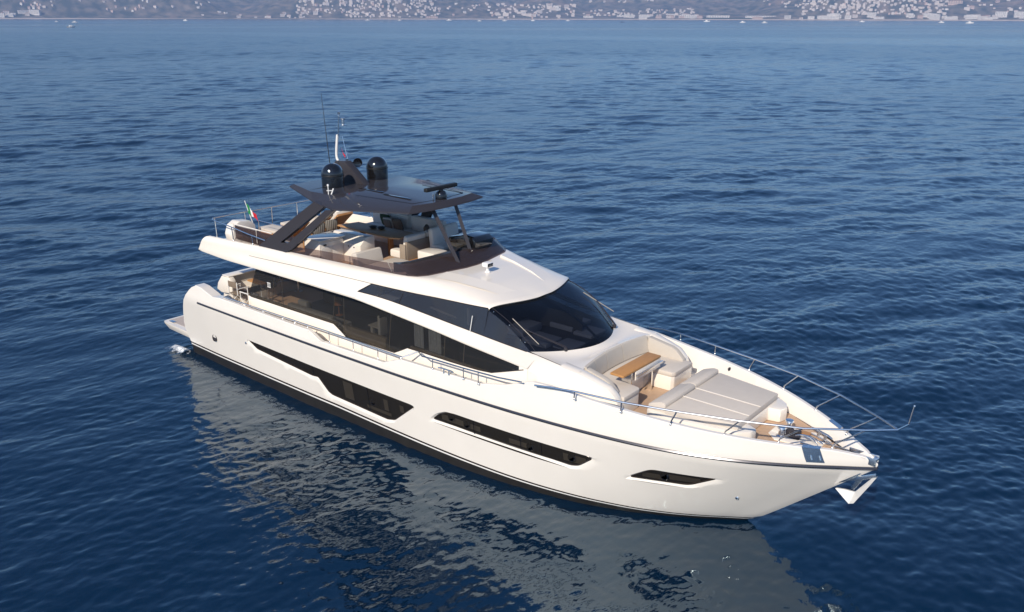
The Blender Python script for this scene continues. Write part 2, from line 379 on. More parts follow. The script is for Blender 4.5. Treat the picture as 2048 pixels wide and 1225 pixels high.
def hull_side():
    vc, ed = [], []
    def ring(p):
        o = len(vc); vc.extend(Vector(q) for q in p); ed.extend((o + i, o + (i + 1) % len(p)) for i in range(len(p)))
    ring(outl)
    dens = [dense(o, .15) for _, o in wins]
    for d in dens: ring(d)
    allp = np.array([tuple(v) for v in vc])
    for u in np.r_[np.arange(0, 18, .22), np.arange(18, L0, .12)]:
        for z in np.r_[np.arange(.25, 2.2, .14), [2.27, 2.42, 2.56, 2.7, 2.84, 2.98]]:
            if inside((u, z), outl) and not any(inside((u, z), d) for d in dens) and np.min(np.hypot(allp[:, 0] - u, allp[:, 1] - z)) > .05: vc.append(Vector((u, z)))
    v, e, f, _, _, _ = delaunay_2d_cdt(vc, ed, [], 0, 1e-5)
    faces = []
    for t in f:
        c = sum((v[i] for i in t), Vector((0, 0))) / len(t)
        if inside(c, outl) and not any(inside(c, d) for d in dens): faces.append(tuple(t))
    mb = MB().add([HU(p[0], p[1]) for p in v], faces)
    # chamfer of each window recess
    for inner, outer in wins:
        ro = [HU(*p) for p in outer]; ri = []
        for p in inner: ri.append(Vector(HU(*p)) - normal(*p) * .055)
        n = len(ro); mb.add(ro + ri, [(i, (i + 1) % n, n + (i + 1) % n, n + i) for i in range(n)])
    return mb
hb = hull_side()
# gunwale cap and the inside of the bulwark
def deckz(X): return float(ip(X, [(0, 1.95), (14.3, 1.95), (15.3, 2.46), (22.7, 2.46)]))
rows = []
for U in np.r_[np.arange(1.17, 21.9, .12), np.arange(21.9, 22.69, .06)]:
    z = gw(U); X = U / L0 * float(stem(z)); y = H(X, z); yi = max(0, y - float(ip(U, [(0, .36), (2.1, .36), (2.5, .30), (2.8, .14), (30, .13)]))); dz = deckz(X)
    zi = min(z - .02, max(dz, 2.3 if X > 21.9 else dz))
    rows.append([(X, -y, z), (X, -(y - .02) if y > .02 else 0, z + .02), (X, -(yi + .02) if yi > 0 else 0, z + .02), (X, -yi, z), (X, -max(0, yi - (.12 if X > 15.5 else .02)), zi)])
hb.grid(rows)
# stern wing: the bulwark is thick and closed at its after edge
rows = []
for a, z in reversed(aft):
    p = HU(a, z); rows.append([p, (p[0] + .02, p[1] + .36, p[2])])
hb.grid(rows)
hb.grid([[r_[1], (2.5, r_[1][1] + .02, max(1.9, min(r_[1][2], 2.5)))] for r_ in rows])
hb.mirror()
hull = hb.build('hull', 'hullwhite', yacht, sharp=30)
def band(name, m, f0, f1, parent, nz=3, aftx=0.02):
    mb = MB(); rows = []
    us = np.r_[np.arange(aftx, 21, .25), np.arange(21, L0, .08), [L0]]
    for k in range(nz + 1):
        rw = []
        for u in us:
            zt = float(ip(u, ZB)); z = zt + (f0 + (f1 - f0) * k / nz) * (zt / .455) ** .6
            rw.append(HU(u, z))
        rows.append(rw)
    mb.grid(rows).mirror(); return mb.build(name, m, parent)
band('boot_stripe', 'stripe', 0, -.065, hull, 1); band('white_waterline_stripe', 'white', -.065, -.115, hull, 1)
band('bottom_paint', 'black', -.115, -.95, hull, 4)
mb = MB(); rr = []
for u in np.r_[np.arange(1.35, 21.5, .2), np.arange(21.5, L0 + .01, .06)]:
    z = float(ip(u, [(0, 2.24), (9, 2.255), (15, 2.27), (18, 2.30), (L0, 2.37)])); x, y, z = HU(min(u, L0 - .005), z); rr.append((x, y - .005, z))
mb.tube(rr, .038, 6).mirror(); mb.build('rub_rail', mat('rub_rail_steel', (.10, .10, .11), .25, metal=.8), hull)
for side in (1, -1):
    for k, (inner, outer) in enumerate(wins):
        pts = dense(inner, .2); o3 = len(pts)
        v, e, f, _, _, _ = delaunay_2d_cdt([Vector(p) for p in pts] + [Vector((u, z)) for u in np.arange(3, 21, .25) for z in np.arange(.6, 1.7, .15) if inside((u, z), inner)], [(i, (i + 1) % o3) for i in range(o3)], [], 1, 1e-5)
        q = [Vector(HU(*p)) - normal(*p) * .055 for p in v]
        mb = MB().add([(p.x, p.y * side, p.z) for p in q], [tuple(t) for t in f if inside(sum((v[i] for i in t), Vector((0, 0))) / len(t), inner)])
        wn = mb.build('hull_window', 'hullglass', hull)
        fr = MB(); edge = [Vector(HU(*p)) - normal(*p) * .048 for p in inner]; edge.append(edge[0])
        fr.tube([(p.x, p.y * side, p.z) for p in edge], .016, 5, cap=False); fr.build('window_frame', 'stripe', wn)
        # what shows faintly behind the dark glass
        if side == 1:
            blinds = {0: [(8.45, 8.85, .74, 1.30), (10.15, 10.32, .85, 1.20), (10.8, 10.95, .98, 1.2), (9.4, 10.4, .70, .80)], 1: [(12.4, 13.15, 1.26, 1.43), (13.25, 13.7, 1.27, 1.42), (14.6, 15.3, 1.24, 1.38), (16.15, 16.75, 1.22, 1.43)], 2: [(18.1, 18.6, 1.29, 1.44), (18.7, 19.35, 1.34, 1.50)]}[k]
            for x0, x1, z0, z1 in blinds:
                p = [(x0, z0), (x1, z0), (x1, z1), (x0, z1)]
                MB().add([(x, -H(x, z) + .12, z) for x, z in p], [(0, 1, 2, 3)]).build('window_blind', M['blind'], wn)
            for x, z in {0: [(9.75, 1.0)], 1: [(12.78, 1.45), (13.3, 1.40), (15.25, 1.34), (16.4, 1.38)], 2: [(18.62, 1.46)]}[k]:
                MB().lathe([(.085, -.02), (.085, .02), (.10, .02), (.11, 0), (.10, -.02)], (x, -H(x, z) + .08, z), 20, axis=(0, 1, 0)).build('opening_porthole', 'dome', wn)
            for x, z0, z1 in {0: [(7.2, 1.12, 1.45), (9.6, .66, 1.45)], 1: [(13.55, 1.2, 1.6), (15.0, 1.2, 1.58), (15.6, 1.2, 1.58)], 2: []}[k]: MB().tube([(x, -H(x, z0) + .05, z0), (x, -H(x, z1) + .05, z1)], .012, 4).build('window_mullion', 'dome', wn)
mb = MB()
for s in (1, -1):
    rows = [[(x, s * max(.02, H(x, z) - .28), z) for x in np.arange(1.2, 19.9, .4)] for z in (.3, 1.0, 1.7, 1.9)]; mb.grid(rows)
mb.build('dark_backing', 'pblack', hull)  # added dark backing, hides the sunlit white hull inside behind the windows
mb = MB().lathe([(.13, -.015), (.13, .02), (.105, .03), (.10, .0)], (1.88, -H(1.88, 1.07) + .0, 1.07), 24, axis=(0, -1, .12)); mb.build('porthole', 'grey', hull)
for x, z in ((3.85, 1.39), (20.03, 1.03)): MB().lathe([(.045, -.02), (.045, .02), (.02, .03)], (x, -H(x, z), z), 12, axis=(0, -1, .1)).build('skin_fitting', 'steel', hull)
# ------------------------------------------------------------------ decks, stern
def plan(X, inset): return max(0.0, H(X, min(2.27, 2.2)) - inset)
mb = MB(); xs = np.arange(.9, 15.4, .4); mb.grid([[(x, -plan(x, .15), 1.95) for x in xs], [(x, plan(x, .15), 1.95) for x in xs]]); mb.build('main_deck', 'teak', yacht)
mb = MB(); xs = np.r_[np.arange(14.9, 22.0, .3), [22.15]]; mb.grid([[(x, -max(.0, plan(x, .22)), 2.46) for x in xs], [(x, 0, 2.46) for x in xs], [(x, max(.0, plan(x, .22)), 2.46) for x in xs]])
mb.add([(15.0, -2.4, 1.95), (15.0, 2.4, 1.95), (15.0, 2.4, 2.46), (15.0, -2.4, 2.46)], [(0, 1, 2, 3)])
fdeck = mb.build('foredeck', 'teak', yacht)
sp = [(-2.02, -2.25), (-1.98, -2.38), (-1.85, -2.42), (-.15, -2.48), (1.0, -2.5), (1.0, 2.5), (-.15, 2.48), (-1.85, 2.42), (-1.98, 2.38), (-2.02, 2.25)]
mb = MB(); n = len(sp)
mb.add([(x, y, .72) for x, y in sp] + [(x - .0 if x > -1 else x, y, .66) for x, y in sp] + [(x + (.12 if x < -1.5 else 0), y * .965, .46) for x, y in sp], [tuple(range(n))] + [(i, (i + 1) % n, n + (i + 1) % n, n + i) for i in range(n)] + [(n + i, n + (i + 1) % n, 2 * n + (i + 1) % n, 2 * n + i) for i in range(n)] + [tuple(reversed(range(2 * n, 3 * n)))])
swim = mb.build('swim_platform', 'gel', yacht, sharp=50)
MB().box(-1.9, .95, -2.25, 2.25, .715, .728, bev=0).build('platform_teak', teak_mat('weathered_teak', (.50, .43, .38), (.25, .21, .18)), swim)
MB().box(-1.75, -1.45, -2.32, -2.18, .728, .76, bev=.02).build('platform_fitting', 'steel', swim)
tb = MB().prism([(.35, .45), (.95, .45), (1.75, 1.95), (1.55, 1.95), (1.3, 2.62), (1.05, 2.72), (.8, 2.5), (.55, 1.6)], -1.45, 2.5, 'XZ', bev=.04)
for k in range(5): tb.box(.35 + k * .26, 1.75, -2.45, -1.45, .72 + .25 * k, .97 + .25 * k, bev=.01)
tb.build('transom', 'gel', yacht)
cs = MB().box(1.05, 1.32, -1.42, 2.35, 2.3, 2.86, bev=.06).box(1.2, 3.2, 2.05, 2.36, 2.3, 2.80, bev=.06).build('cockpit_sofa', 'fabric', yacht)
MB().box(1.3, 1.9, -1.38, 2.1, 1.95, 2.36, bev=.05).build('seat_cushion', 'pad', cs)
MB().prism([(.58, 2.30), (.68, 2.55), (.95, 2.84), (1.40, 2.86), (1.52, 2.72), (1.54, 1.96), (1.38, 1.96), (1.32, 2.26), (.85, 2.22)], -1.62, -1.42, 'XZ', bev=.04).build('sofa_end', 'gel', cs)
MB().prism([(1.0, -1.62), (1.40, -1.62), (1.40, 2.35), (1.0, 2.35)], 2.86, 2.90, 'XY', bev=.015).build('sofa_capping', 'gel', cs)
ct = bpy.data.objects.new('cockpit_table', None); col.objects.link(ct); ct.parent = yacht
MB().box(1.72, 2.55, -1.12, 1.2, 2.68, 2.73, bev=.015).build('tabletop', 'tabletop', ct)
for y in (-.6, .7): MB().lathe([(.16, 0), (.16, .02), (.05, .04), (.05, .68), (.1, .73)], (2.13, y, 1.95)).build('leg', 'steel', ct)
def director_chair(label, loc, rz, m='bronze'):
    t = thing('folding_chair', label, 'chair', loc, 'folding chairs in the aft cockpit'); t.rotation_euler = (0, 0, rz)
    MB().box(-.22, .22, -.23, .23, .44, .465, bev=.01).build('seat', m, t)
    MB().box(-.24, -.215, -.26, .26, .68, .88, bev=.01).build('backrest', m, t)
    for s in (-1, 1):
        MB().tube([(-.22, s * .26, .0), (.24, s * .26, .45)], .016, 6).tube([(.24, s * .26, .0), (-.22, s * .26, .45)], .016, 6).build('leg', 'white', t)
        MB().tube([(-.23, s * .26, .44), (-.23, s * .26, .9)], .016, 6).tube([(.22, s * .26, .44), (.22, s * .26, .66)], .016, 6).tube([(-.24, s * .26, .66), (.24, s * .26, .66)], .018, 6).build('armrest', 'white', t)
    for x in (-.22, .24): MB().tube([(x, -.26, .03), (x, .26, .03)], .012, 6).build('stretcher', 'white', t)
    return t
director_chair('white framed folding chair with tan canvas, nearest the starboard rail in the cockpit', (1.85, -1.55, 1.95), math.radians(90))
director_chair('folding chair with dark brown canvas beside the saloon glass', (2.62, -1.6, 1.95), math.radians(180), mat('brown_canvas', (.07, .05, .045), .9))

# ------------------------------------------------------------------ superstructure surfaces (starboard, mirrored)
F0 = [(1.55, 2.70, 4.085), (3, 2.70, 4.02), (5, 2.70, 4.025), (7, 2.70, 4.027), (8.5, 2.70, 4.016), (9.3, 2.66, 4.0), (10, 2.55, 3.877), (10.8, 2.42, 3.741), (12, 2.30, 3.583), (13, 2.25, 3.457), (14, 2.22, 3.361), (15.02, 2.20, 3.275)]
F1 = [(1.55, 2.70, 4.2), (5, 2.67, 4.2), (8.2, 2.64, 4.2), (9.2, 2.575, 4.2), (10, 2.37, 4.129), (11, 2.20, 3.986), (12, 2.07, 3.844), (13, 1.97, 3.722), (14, 1.87, 3.60), (14.5, 1.82, 3.55), (15.02, 1.78, 3.51)]
F2 = [(1.75, 2.70, 4.42), (3, 2.66, 4.36), (4.5, 2.60, 4.352), (6, 2.60, 4.414), (7.5, 2.58, 4.468), (9, 2.50, 4.49), (10, 2.32, 4.43), (11, 2.13, 4.39), (12, 1.96, 4.385), (12.8, 1.83, 4.365), (13.36, 1.73, 4.365)]
F4 = [(2.02, 2.58, 4.615), (4, 2.52, 4.67), (6, 2.40, 4.73), (8, 2.26, 4.745), (9.5, 2.16, 4.75), (10.9, 1.96, 4.76)]
def C3(F, x): return (float(x), -float(ip(x, [(a, b) for a, b, _ in F])), float(ip(x, [(a, c) for a, _, c in F])))
def sm(F, w=.45, step=.1):                                      # round the kinks of a measured line
    x0, x1 = F[0][0], F[-1][0]; xs = np.arange(x0, x1 + 1e-6, step); xs[-1] = x1
    y = ip(xs, [(a, b) for a, b, _ in F]); z = ip(xs, [(a, c) for a, _, c in F]); k = int(w / step)
    def f(v): p = np.r_[2 * v[0] - v[k:0:-1], v, 2 * v[-1] - v[-2:-k - 2:-1]]; return np.convolve(p, np.ones(2 * k + 1) / (2 * k + 1), 'valid')
    return list(zip(xs, f(y), f(z)))
F0 = sm(F0); F1 = sm(F1); F2 = sm(F2); F4 = sm(F4)
def lerp(a, b, t): return tuple(a[i] + (b[i] - a[i]) * t for i in range(3))
WA = 9.28                                                      # after tip of the wheelhouse side glass
fb = MB()
xs = np.r_[[1.55], np.arange(1.75, WA, .2), [WA]]
def aftx(x, k):                                                # the after end leans forward as it rises
    return x
def lean(x, off):
    return x + off * max(0, 1 - (x - 1.55) / 1.6) ** 2
rows = []
for x in xs:
    a = C3(F0, x); b = C3(F1, lean(x, .07)); c = C3(F2, lean(x, .22))
    a2 = (a[0] + (b[0] - a[0]) * .4, a[1] - .012, a[2] + .05)
    rows.append([a, a2, b, c])
fb.grid(rows)
# forward of the tip the white band runs on below the glass
xs2 = np.r_[[WA], np.arange(9.4, 15.0, .2), [15.02]]
fb.grid([[C3(F0, x), (x, C3(F0, x)[1] - .01, C3(F0, x)[2] + .04), C3(F1, x)] for x in xs2])
# the slanted after edge of the glass: white up to the crease
fb.add([C3(F1, WA), C3(F2, WA), C3(F2, 9.49), C3(F2, 9.70)], [(0, 3, 2, 1)])
# shoulder from crease to coaming top, and the inner wall
rows = []
for x in np.r_[[1.55], np.arange(1.75, 10.6, .2), [10.6]]:
    c = C3(F2, lean(x, .22)); d = C3(F4, lean(x, .50)); q = []
    for k in range(7):
        t = k / 6 * math.pi / 2; s_ = math.sin(t); e = 1 - math.cos(t)
        q.append((c[0] + (d[0] - c[0]) * k / 6, c[1] + (d[1] - c[1]) * e, c[2] + (d[2] - c[2]) * s_))
    q += [(d[0], d[1] + .04, d[2] + .004), (d[0], d[1] + .05, d[2] - .03), (d[0], d[1] + .05, 4.26)]
    rows.append(q)
fb.grid(rows)
# after end across the beam, soffit
fb.mirror()
ry = np.linspace(-2.70, 2.70, 21)
fb.grid([[(1.55, y, 4.085) for y in ry], [(1.60, y, 4.2) for y in ry], [(1.68, y, 4.30) for y in ry], [(1.76, y, 4.345) for y in ry], [(1.95, y * .94, 4.335) for y in ry], [(2.0, y * .94, 4.28) for y in ry]])
for s in (1, -1): fb.add([(1.55, s * 2.7, 4.085), (1.60, s * 2.69, 4.2), (1.77, s * 2.69, 4.42), (2.05, s * 2.57, 4.62), (2.06, s * 2.52, 4.62), (1.95, s * 2.50, 4.3), (1.68, s * 2.6, 4.3)], [(0, 1, 2, 3, 4, 5, 6)])
fb.grid([[(x, C3(F0, x)[1] + .01, C3(F0, x)[2]) for x in np.arange(1.55, 10, .4)], [(x, -C3(F0, x)[1] - .01, C3(F0, x)[2]) for x in np.arange(1.55, 10, .4)]])
fly = fb.build('flybridge', 'gel', yacht, sharp=40)
sm_m = mat('seam_grey', (.12, .11, .10), .6)  # dark grey line of the groove between panels
for s in (1, -1): MB().tube([(x, s * (C3(F2, x)[1] - .002), C3(F2, x)[2]) for x in np.arange(4.3, 9.75, .15)], .008, 4).build('panel_seam', sm_m, fly)
xs = np.arange(2.0, 11.01, .4)
mb = MB(); mb.grid([[(x, C3(F4, max(2.02, x))[1] + .04, 4.28) for x in xs], [(x, -C3(F4, max(2.02, x))[1] - .04, 4.28) for x in xs]]); mb.build('flybridge_deck', 'teak', yacht)
# roof of the wheelhouse
rows = []
for r_ in np.linspace(0, 1, 26):
    rw = []
    for q in np.sin(np.linspace(-1, 1, 61) * math.pi / 2):
        xe = 10.6 + (13.36 - 10.6) * r_
        yh = -C3(F2, xe)[1]; zh = C3(F2, xe)[2]
        y = yh * q * (1 + .0 * abs(q)); xf = 13.83 - .157 * y * y
        x = 10.6 + (xf - 10.6) * r_
        zc = float(ip(x, [(10.6, 4.765), (11.2, 4.765), (12, 4.735), (12.8, 4.65), (13.4, 4.54), (13.84, 4.43)]))
        y4 = yh * float(ip(r_, [(0, .905), (.15, .85), (.5, .6), (1, .15)])); ex = max(0, (abs(y) - y4) / (yh - y4))
        z = zh + (zc - zh) * math.sqrt(max(0, 1 - ex * ex)) + .012 * (1 - min(1, (y / y4) ** 2))
        rw.append((x, y, z))
    rows.append(rw)
lip = [(p[0] + .03, p[1], p[2] - .03) for p in rows[-1]]; lip2 = [(p[0] - .02, p[1] * .99, p[2] - .07) for p in rows[-1]]
rf = MB().grid(rows + [lip, lip2]); roof = rf.build('wheelhouse_roof', 'gel', yacht, sharp=45)
TOP = rows[-1]
for s in (1, -1):
    st = MB()
    pts = [(11.35, s * 1.10, 4.77), (12.0, s * .95, 4.745), (12.8, s * .75, 4.66), (13.5, s * .55, 4.515)]
    st.add([(x, y + s * .0, z - .01) for x, y, z in pts] + [(x, y + s * .03 * (1 - i / 3), z + .055 * (1 - i / 3)) for i, (x, y, z) in enumerate(pts)] + [(x, y + s * .5, z - .0 - .01 * i) for i, (x, y, z) in enumerate(pts)], [(i, i + 1, 5 + i, 4 + i) for i in range(3)] + [(4 + i, 5 + i, 9 + i, 8 + i) for i in range(3)])
    st.build('roof_strake', 'gel', roof)
sl_ = MB().box(11.93, 12.14, -.36, -.12, 4.90, 5.02, bev=.03).lathe([(.09, 0), (.07, .03), (.04, .05), (.04, .16)], (12.04, -.24, 4.74), 14)
srch = sl_.build('searchlight', 'white', roof)
for a, b in ((-.345, -.25), (-.235, -.135)): MB().box(12.135, 12.15, a, b, 4.915, 5.005, bev=.005).build('lamp_lens', 'dome', srch)
# windscreen
def B(y): return (15.70 - .31 * y * y, y, 3.50 + .012 * y * y)
rows = []
for r_ in np.linspace(0, 1, 12):
    rw = []
    for j, q in enumerate(np.sin(np.linspace(-1, 1, 61) * math.pi / 2)):
        a = lip2[j]; b = B(1.755 * q); bul = .10 * math.sin(math.pi * r_)
        rw.append((a[0] + (b[0] - a[0]) * r_ + bul * .5, a[1] + (b[1] - a[1]) * r_ + .04 * q * math.sin(math.pi * r_), a[2] + (b[2] - a[2]) * r_ + bul))
    rows.append(rw)
ws = MB().grid(rows).build('windscreen', 'shieldglass', yacht)
WSG = rows
for q in (6, 54): MB().tube([(p[0], p[1], p[2] + .012) for p in [rw[q] for rw in rows]], .008, 4).build('glass_seam', 'grey', ws)
mb = MB(); mb.grid([[(rw[30][0] - .02, y, rw[30][2] - .012) for rw in rows] for y in (-.05, .05)]); mb.build('centre_mullion', 'dashdark', ws)
for q, rs in ((4, (1, 5.4, 9.8)), (56, (1, 5.4, 9.8))):
    for k in rs:
        rw = rows[int(k)]; MB().lathe([(.014, -.01), (.014, .012), (.006, .018)], (rw[q][0], rw[q][1], rw[q][2]), 8).build('glass_bolt', 'steel', ws)
for pv_, bl0, bl1 in (((15.33, -1.07, 3.53), (14.00, -1.585, 4.15), (14.83, -1.57, 3.66)), ((15.34, 1.12, 3.54), (14.18, 1.24, 4.19), (15.0, 1.53, 3.74))):
    w_ = bpy.data.objects.new('wiper', None); col.objects.link(w_); w_.parent = ws
    mid = lerp(bl0, bl1, .46)
    MB().tube([(pv_[0], pv_[1], pv_[2] + .05), (mid[0], mid[1], mid[2] + .09)], .012, 6).tube([(pv_[0] - .03, pv_[1] + .07, pv_[2] + .05), (mid[0], mid[1], mid[2] + .09)], .012, 6).lathe([(.05, -.03), (.05, .05), (.03, .07)], pv_, 12).build('arm', 'grey', w_)
    MB().tube([(bl0[0] + .04, bl0[1], bl0[2] + .05), (bl1[0] + .04, bl1[1], bl1[2] + .05)], .012, 5).build('blade', M['blade'], w_)
# wheelhouse side glass, both sides
for s in (1, -1):
    xs3 = np.r_[[WA], np.arange(9.4, 13.3, .15), [13.36]]
    lo = [C3(F1, x) for x in xs3]; hi = []
    for x in xs3:
        if x < 9.7: hi.append(lerp(C3(F1, WA), C3(F2, 9.7), (x - WA) / (9.7 - WA)))
        else: hi.append(C3(F2, x))
    sm_ = MB().grid([lo, [lerp(a, b, .5) for a, b in zip(lo, hi)], hi])
    n_ = 14; edge = [(rw[0]) for rw in rows]                      # the seam with the windscreen
    bot = [C3(F1, 13.36 + (14.76 - 13.36) * k / 11) for k in range(12)]
    sm_.grid([bot, [lerp(bot[k], edge[k], .5) for k in range(12)], edge])
    if s == -1: sm_.v = [(x, -y, z) for x, y, z in sm_.v]
    sg = sm_.build('wheelhouse_window', 'upperglass', yacht)
    tr = MB(); q = [C3(F1, x) for x in np.arange(WA, 14.7, .2)]; q2 = [hi[i] for i in range(len(hi))]
    tr.tube([(x, y - .006, z) for x, y, z in q], .012, 4).tube([(x, y - .006, z) for x, y, z in q2], .012, 4)
    j0 = C3(F1, 10.63); j1 = C3(F2, 10.75); tr.tube([(j0[0], j0[1] - .004, j0[2] + .03), (j1[0], j1[1] - .004, j1[2] - .02)], .007, 4)
    if s == -1: tr.v = [(x, -y, z) for x, y, z in tr.v]
    tr.build('glass_trim', 'stripe', sg)
    if s == 1:
        MB().tube([(11.35, -1.8, 3.98), (12.25, -1.75, 3.86)], .03, 6).box(12.6, 12.68, -1.72, -1.66, 3.75, 4.2, bev=.01).build('handrail', 'sill', sg)
        MB().tube([(12.95, -1.99, 3.55), (12.97, -2.0, 3.75), (13.02, -1.96, 4.15)], .01, 5).build('whip_aerial', 'white', sg)
# inside of the wheelhouse
wh = MB()
for s in (1, -1):
    wh.grid([[(x, s * (-C3(F1, x)[1] - .16), z) for x in (9.4, 10.5, 11.5, 12.5, 13.2)] for z in (3.4, 4.2)] if False else [[(9.5, s * 2.0, 3.3), (9.5, s * 2.0, 4.3)], [(9.52, 0, 3.3), (9.52, 0, 4.3)]])
wh.grid([[(x, C3(F2, x)[1] * .93, C3(F2, x)[2] - .05) for x in np.arange(9.6, 13.4, .3)], [(x, 0, C3(F2, x)[2] + .0) for x in np.arange(9.6, 13.4, .3)], [(x, -C3(F2, x)[1] * .93, C3(F2, x)[2] - .05) for x in np.arange(9.6, 13.4, .3)]])
wh.grid([[(9.6, -1.95, 3.36), (9.6, 1.95, 3.36)], [(13.4, -1.75, 3.36), (13.4, 1.75, 3.36)], [(15.3, -1.35, 3.40), (15.3, 1.35, 3.40)]])
lining = wh.build('wheelhouse_lining', 'dashdark', yacht)
for x0, x1, y0, y1, z in ((13.9, 14.7, -1.05, -.35, 3.50), (14.75, 15.35, -.85, -.2, 3.47), (13.75, 14.5, .35, 1.25, 3.52), (14.6, 15.2, .25, .95, 3.47), (13.2, 13.75, -.8, 0, 3.60)):
    MB().box(x0, x1, y0, y1, 3.38, z, bev=.03).build('dashboard_panel', 'dash', lining)

# ------------------------------------------------------------------ deckhouse (saloon) sides
C1 = [(3.55, 2.84), (3.7, 2.81), (5, 2.814), (7.0, 2.822), (7.8, 2.825), (8.12, 2.67), (8.36, 2.54), (9, 2.551), (10, 2.564), (10.38, 2.57), (10.64, 2.70), (10.9, 2.835), (11.5, 2.848), (12.5, 2.852), (13.5, 2.875), (13.9, 2.91), (14.9, 3.24), (15.02, 3.27)]
def cz(x): return float(ip(x, C1))
def yw(z, x=0): return 2.31 - .04 * (z - 2.0) - .06 * min(1, max(0, (x - 13.0) / 2))
def g1(x):
    a = C3(F0, max(x, 1.6)); return (x, -min(2.27, -a[1] - .015), a[2] - .004 if x > 9.6 else 4.0)
xs4 = sorted(set(list(np.round(np.arange(3.55, 15.0, .2), 3)) + [c[0] for c in C1]))
dh = MB(); rows = []
for x in xs4:
    z1 = cz(x); f = min(1, max(0, (x - 13.5) / 1.5))
    rows.append([(x, -2.34 + .10 * f, 1.95), (x, -(yw(z1, x) + .015), z1 - .03), (x, -yw(z1, x), z1)])
dh.grid(rows)
dh.add([(3.55, -2.34, 1.95), (3.55, -2.31, 2.84), (3.62, -2.0, 2.84), (3.62, -2.0, 1.95)], [(0, 1, 2, 3)])
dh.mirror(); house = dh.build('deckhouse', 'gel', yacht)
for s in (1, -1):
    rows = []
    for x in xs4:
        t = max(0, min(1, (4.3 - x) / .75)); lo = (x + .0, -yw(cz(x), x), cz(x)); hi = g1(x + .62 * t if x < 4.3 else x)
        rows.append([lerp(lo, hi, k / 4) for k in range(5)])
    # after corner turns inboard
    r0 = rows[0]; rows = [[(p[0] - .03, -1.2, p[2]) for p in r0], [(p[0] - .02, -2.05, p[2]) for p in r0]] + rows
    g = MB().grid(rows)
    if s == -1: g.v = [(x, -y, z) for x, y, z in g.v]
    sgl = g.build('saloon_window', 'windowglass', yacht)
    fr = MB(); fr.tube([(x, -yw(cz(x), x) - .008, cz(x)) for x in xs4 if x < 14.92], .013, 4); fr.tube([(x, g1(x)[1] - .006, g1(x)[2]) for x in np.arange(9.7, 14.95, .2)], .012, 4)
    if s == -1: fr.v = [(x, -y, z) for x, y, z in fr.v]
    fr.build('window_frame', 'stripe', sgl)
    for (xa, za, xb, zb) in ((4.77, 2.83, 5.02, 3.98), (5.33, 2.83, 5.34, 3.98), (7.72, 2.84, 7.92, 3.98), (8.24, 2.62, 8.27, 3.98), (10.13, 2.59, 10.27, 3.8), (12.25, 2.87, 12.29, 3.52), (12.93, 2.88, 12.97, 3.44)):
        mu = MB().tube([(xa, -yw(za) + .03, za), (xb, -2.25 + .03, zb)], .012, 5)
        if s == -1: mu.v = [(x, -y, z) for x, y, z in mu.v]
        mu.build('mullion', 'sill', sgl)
# emblem on the after side glass
em = MB()
for k in range(3): em.box(4.665 + .058 * k, 4.685 + .058 * k, -2.296, -2.290, 3.335, 3.485, bev=0)
em.box(4.645, 4.82, -2.297, -2.291, 3.472, 3.49, bev=0).box(4.645, 4.82, -2.297, -2.291, 3.33, 3.347, bev=0)
em.build('emblem', 'white', sgl if False else house)
# saloon interior
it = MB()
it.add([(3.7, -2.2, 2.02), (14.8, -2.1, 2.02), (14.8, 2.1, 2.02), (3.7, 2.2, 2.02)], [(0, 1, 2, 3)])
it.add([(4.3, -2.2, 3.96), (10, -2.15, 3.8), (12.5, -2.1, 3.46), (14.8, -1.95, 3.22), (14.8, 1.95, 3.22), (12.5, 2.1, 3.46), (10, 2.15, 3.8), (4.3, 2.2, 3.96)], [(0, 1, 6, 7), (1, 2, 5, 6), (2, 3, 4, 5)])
it.add([(3.9, .4, 2.02), (14.8, .4, 2.02), (14.8, .4, 3.9), (3.9, .4, 3.9)], [(0, 1, 2, 3)])  # centre wall added to block light and view through the opposite glass
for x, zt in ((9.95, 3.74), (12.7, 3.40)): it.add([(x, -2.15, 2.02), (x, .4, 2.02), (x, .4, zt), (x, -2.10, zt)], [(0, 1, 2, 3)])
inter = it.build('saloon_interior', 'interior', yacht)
MB().box(5.3, 7.35, -1.95, -1.2, 2.05, 2.5, bev=.06).box(5.25, 7.4, -2.05, -1.85, 2.4, 2.86, bev=.05).box(5.2, 5.4, -2.0, -1.2, 2.1, 2.72, bev=.05).box(5.5, 5.95, -1.84, -1.66, 2.5, 2.98, bev=.06).build('saloon_sofa', 'intsofa', inter)
MB().box(8.0, 9.85, -2.12, -2.02, 2.45, 2.80, bev=.01).box(7.7, 10.2, -2.2, -2.1, 2.4, 2.5, bev=.01).box(3.8, 7.8, -2.2, -2.12, 2.7, 2.83, bev=.01).box(10.9, 14.2, -2.19, -2.12, 2.74, 2.86, bev=.01).build('window_sill', 'sill', inter)
MB().lathe([(.10, 0), (.12, .02), (.02, .04), (.02, .35), (.14, .36), (.10, .58)], (6.6, -1.1, 2.5), 16).build('table_lamp', mat('lamp_cloth', (.35, .14, .05), .8), inter)
MB().box(8.4, 9.6, -1.5, -.8, 2.68, 2.72, bev=.01).box(8.45, 8.55, -1.45, -1.35, 2.02, 2.68, bev=.01).box(9.3, 9.4, -1.9, -1.5, 2.7, 3.3, bev=.01).build('dining_furniture', 'intsofa', inter)
for x0, x1 in ((11.0, 11.35), (11.55, 12.0)):
    MB().grid([[(x0 + (x1 - x0) * k / 16, -2.10 + .02 * math.sin(k * 2.4), z) for k in range(17)] for z in (2.87, 3.55)]).build('curtain', 'curtain', inter)

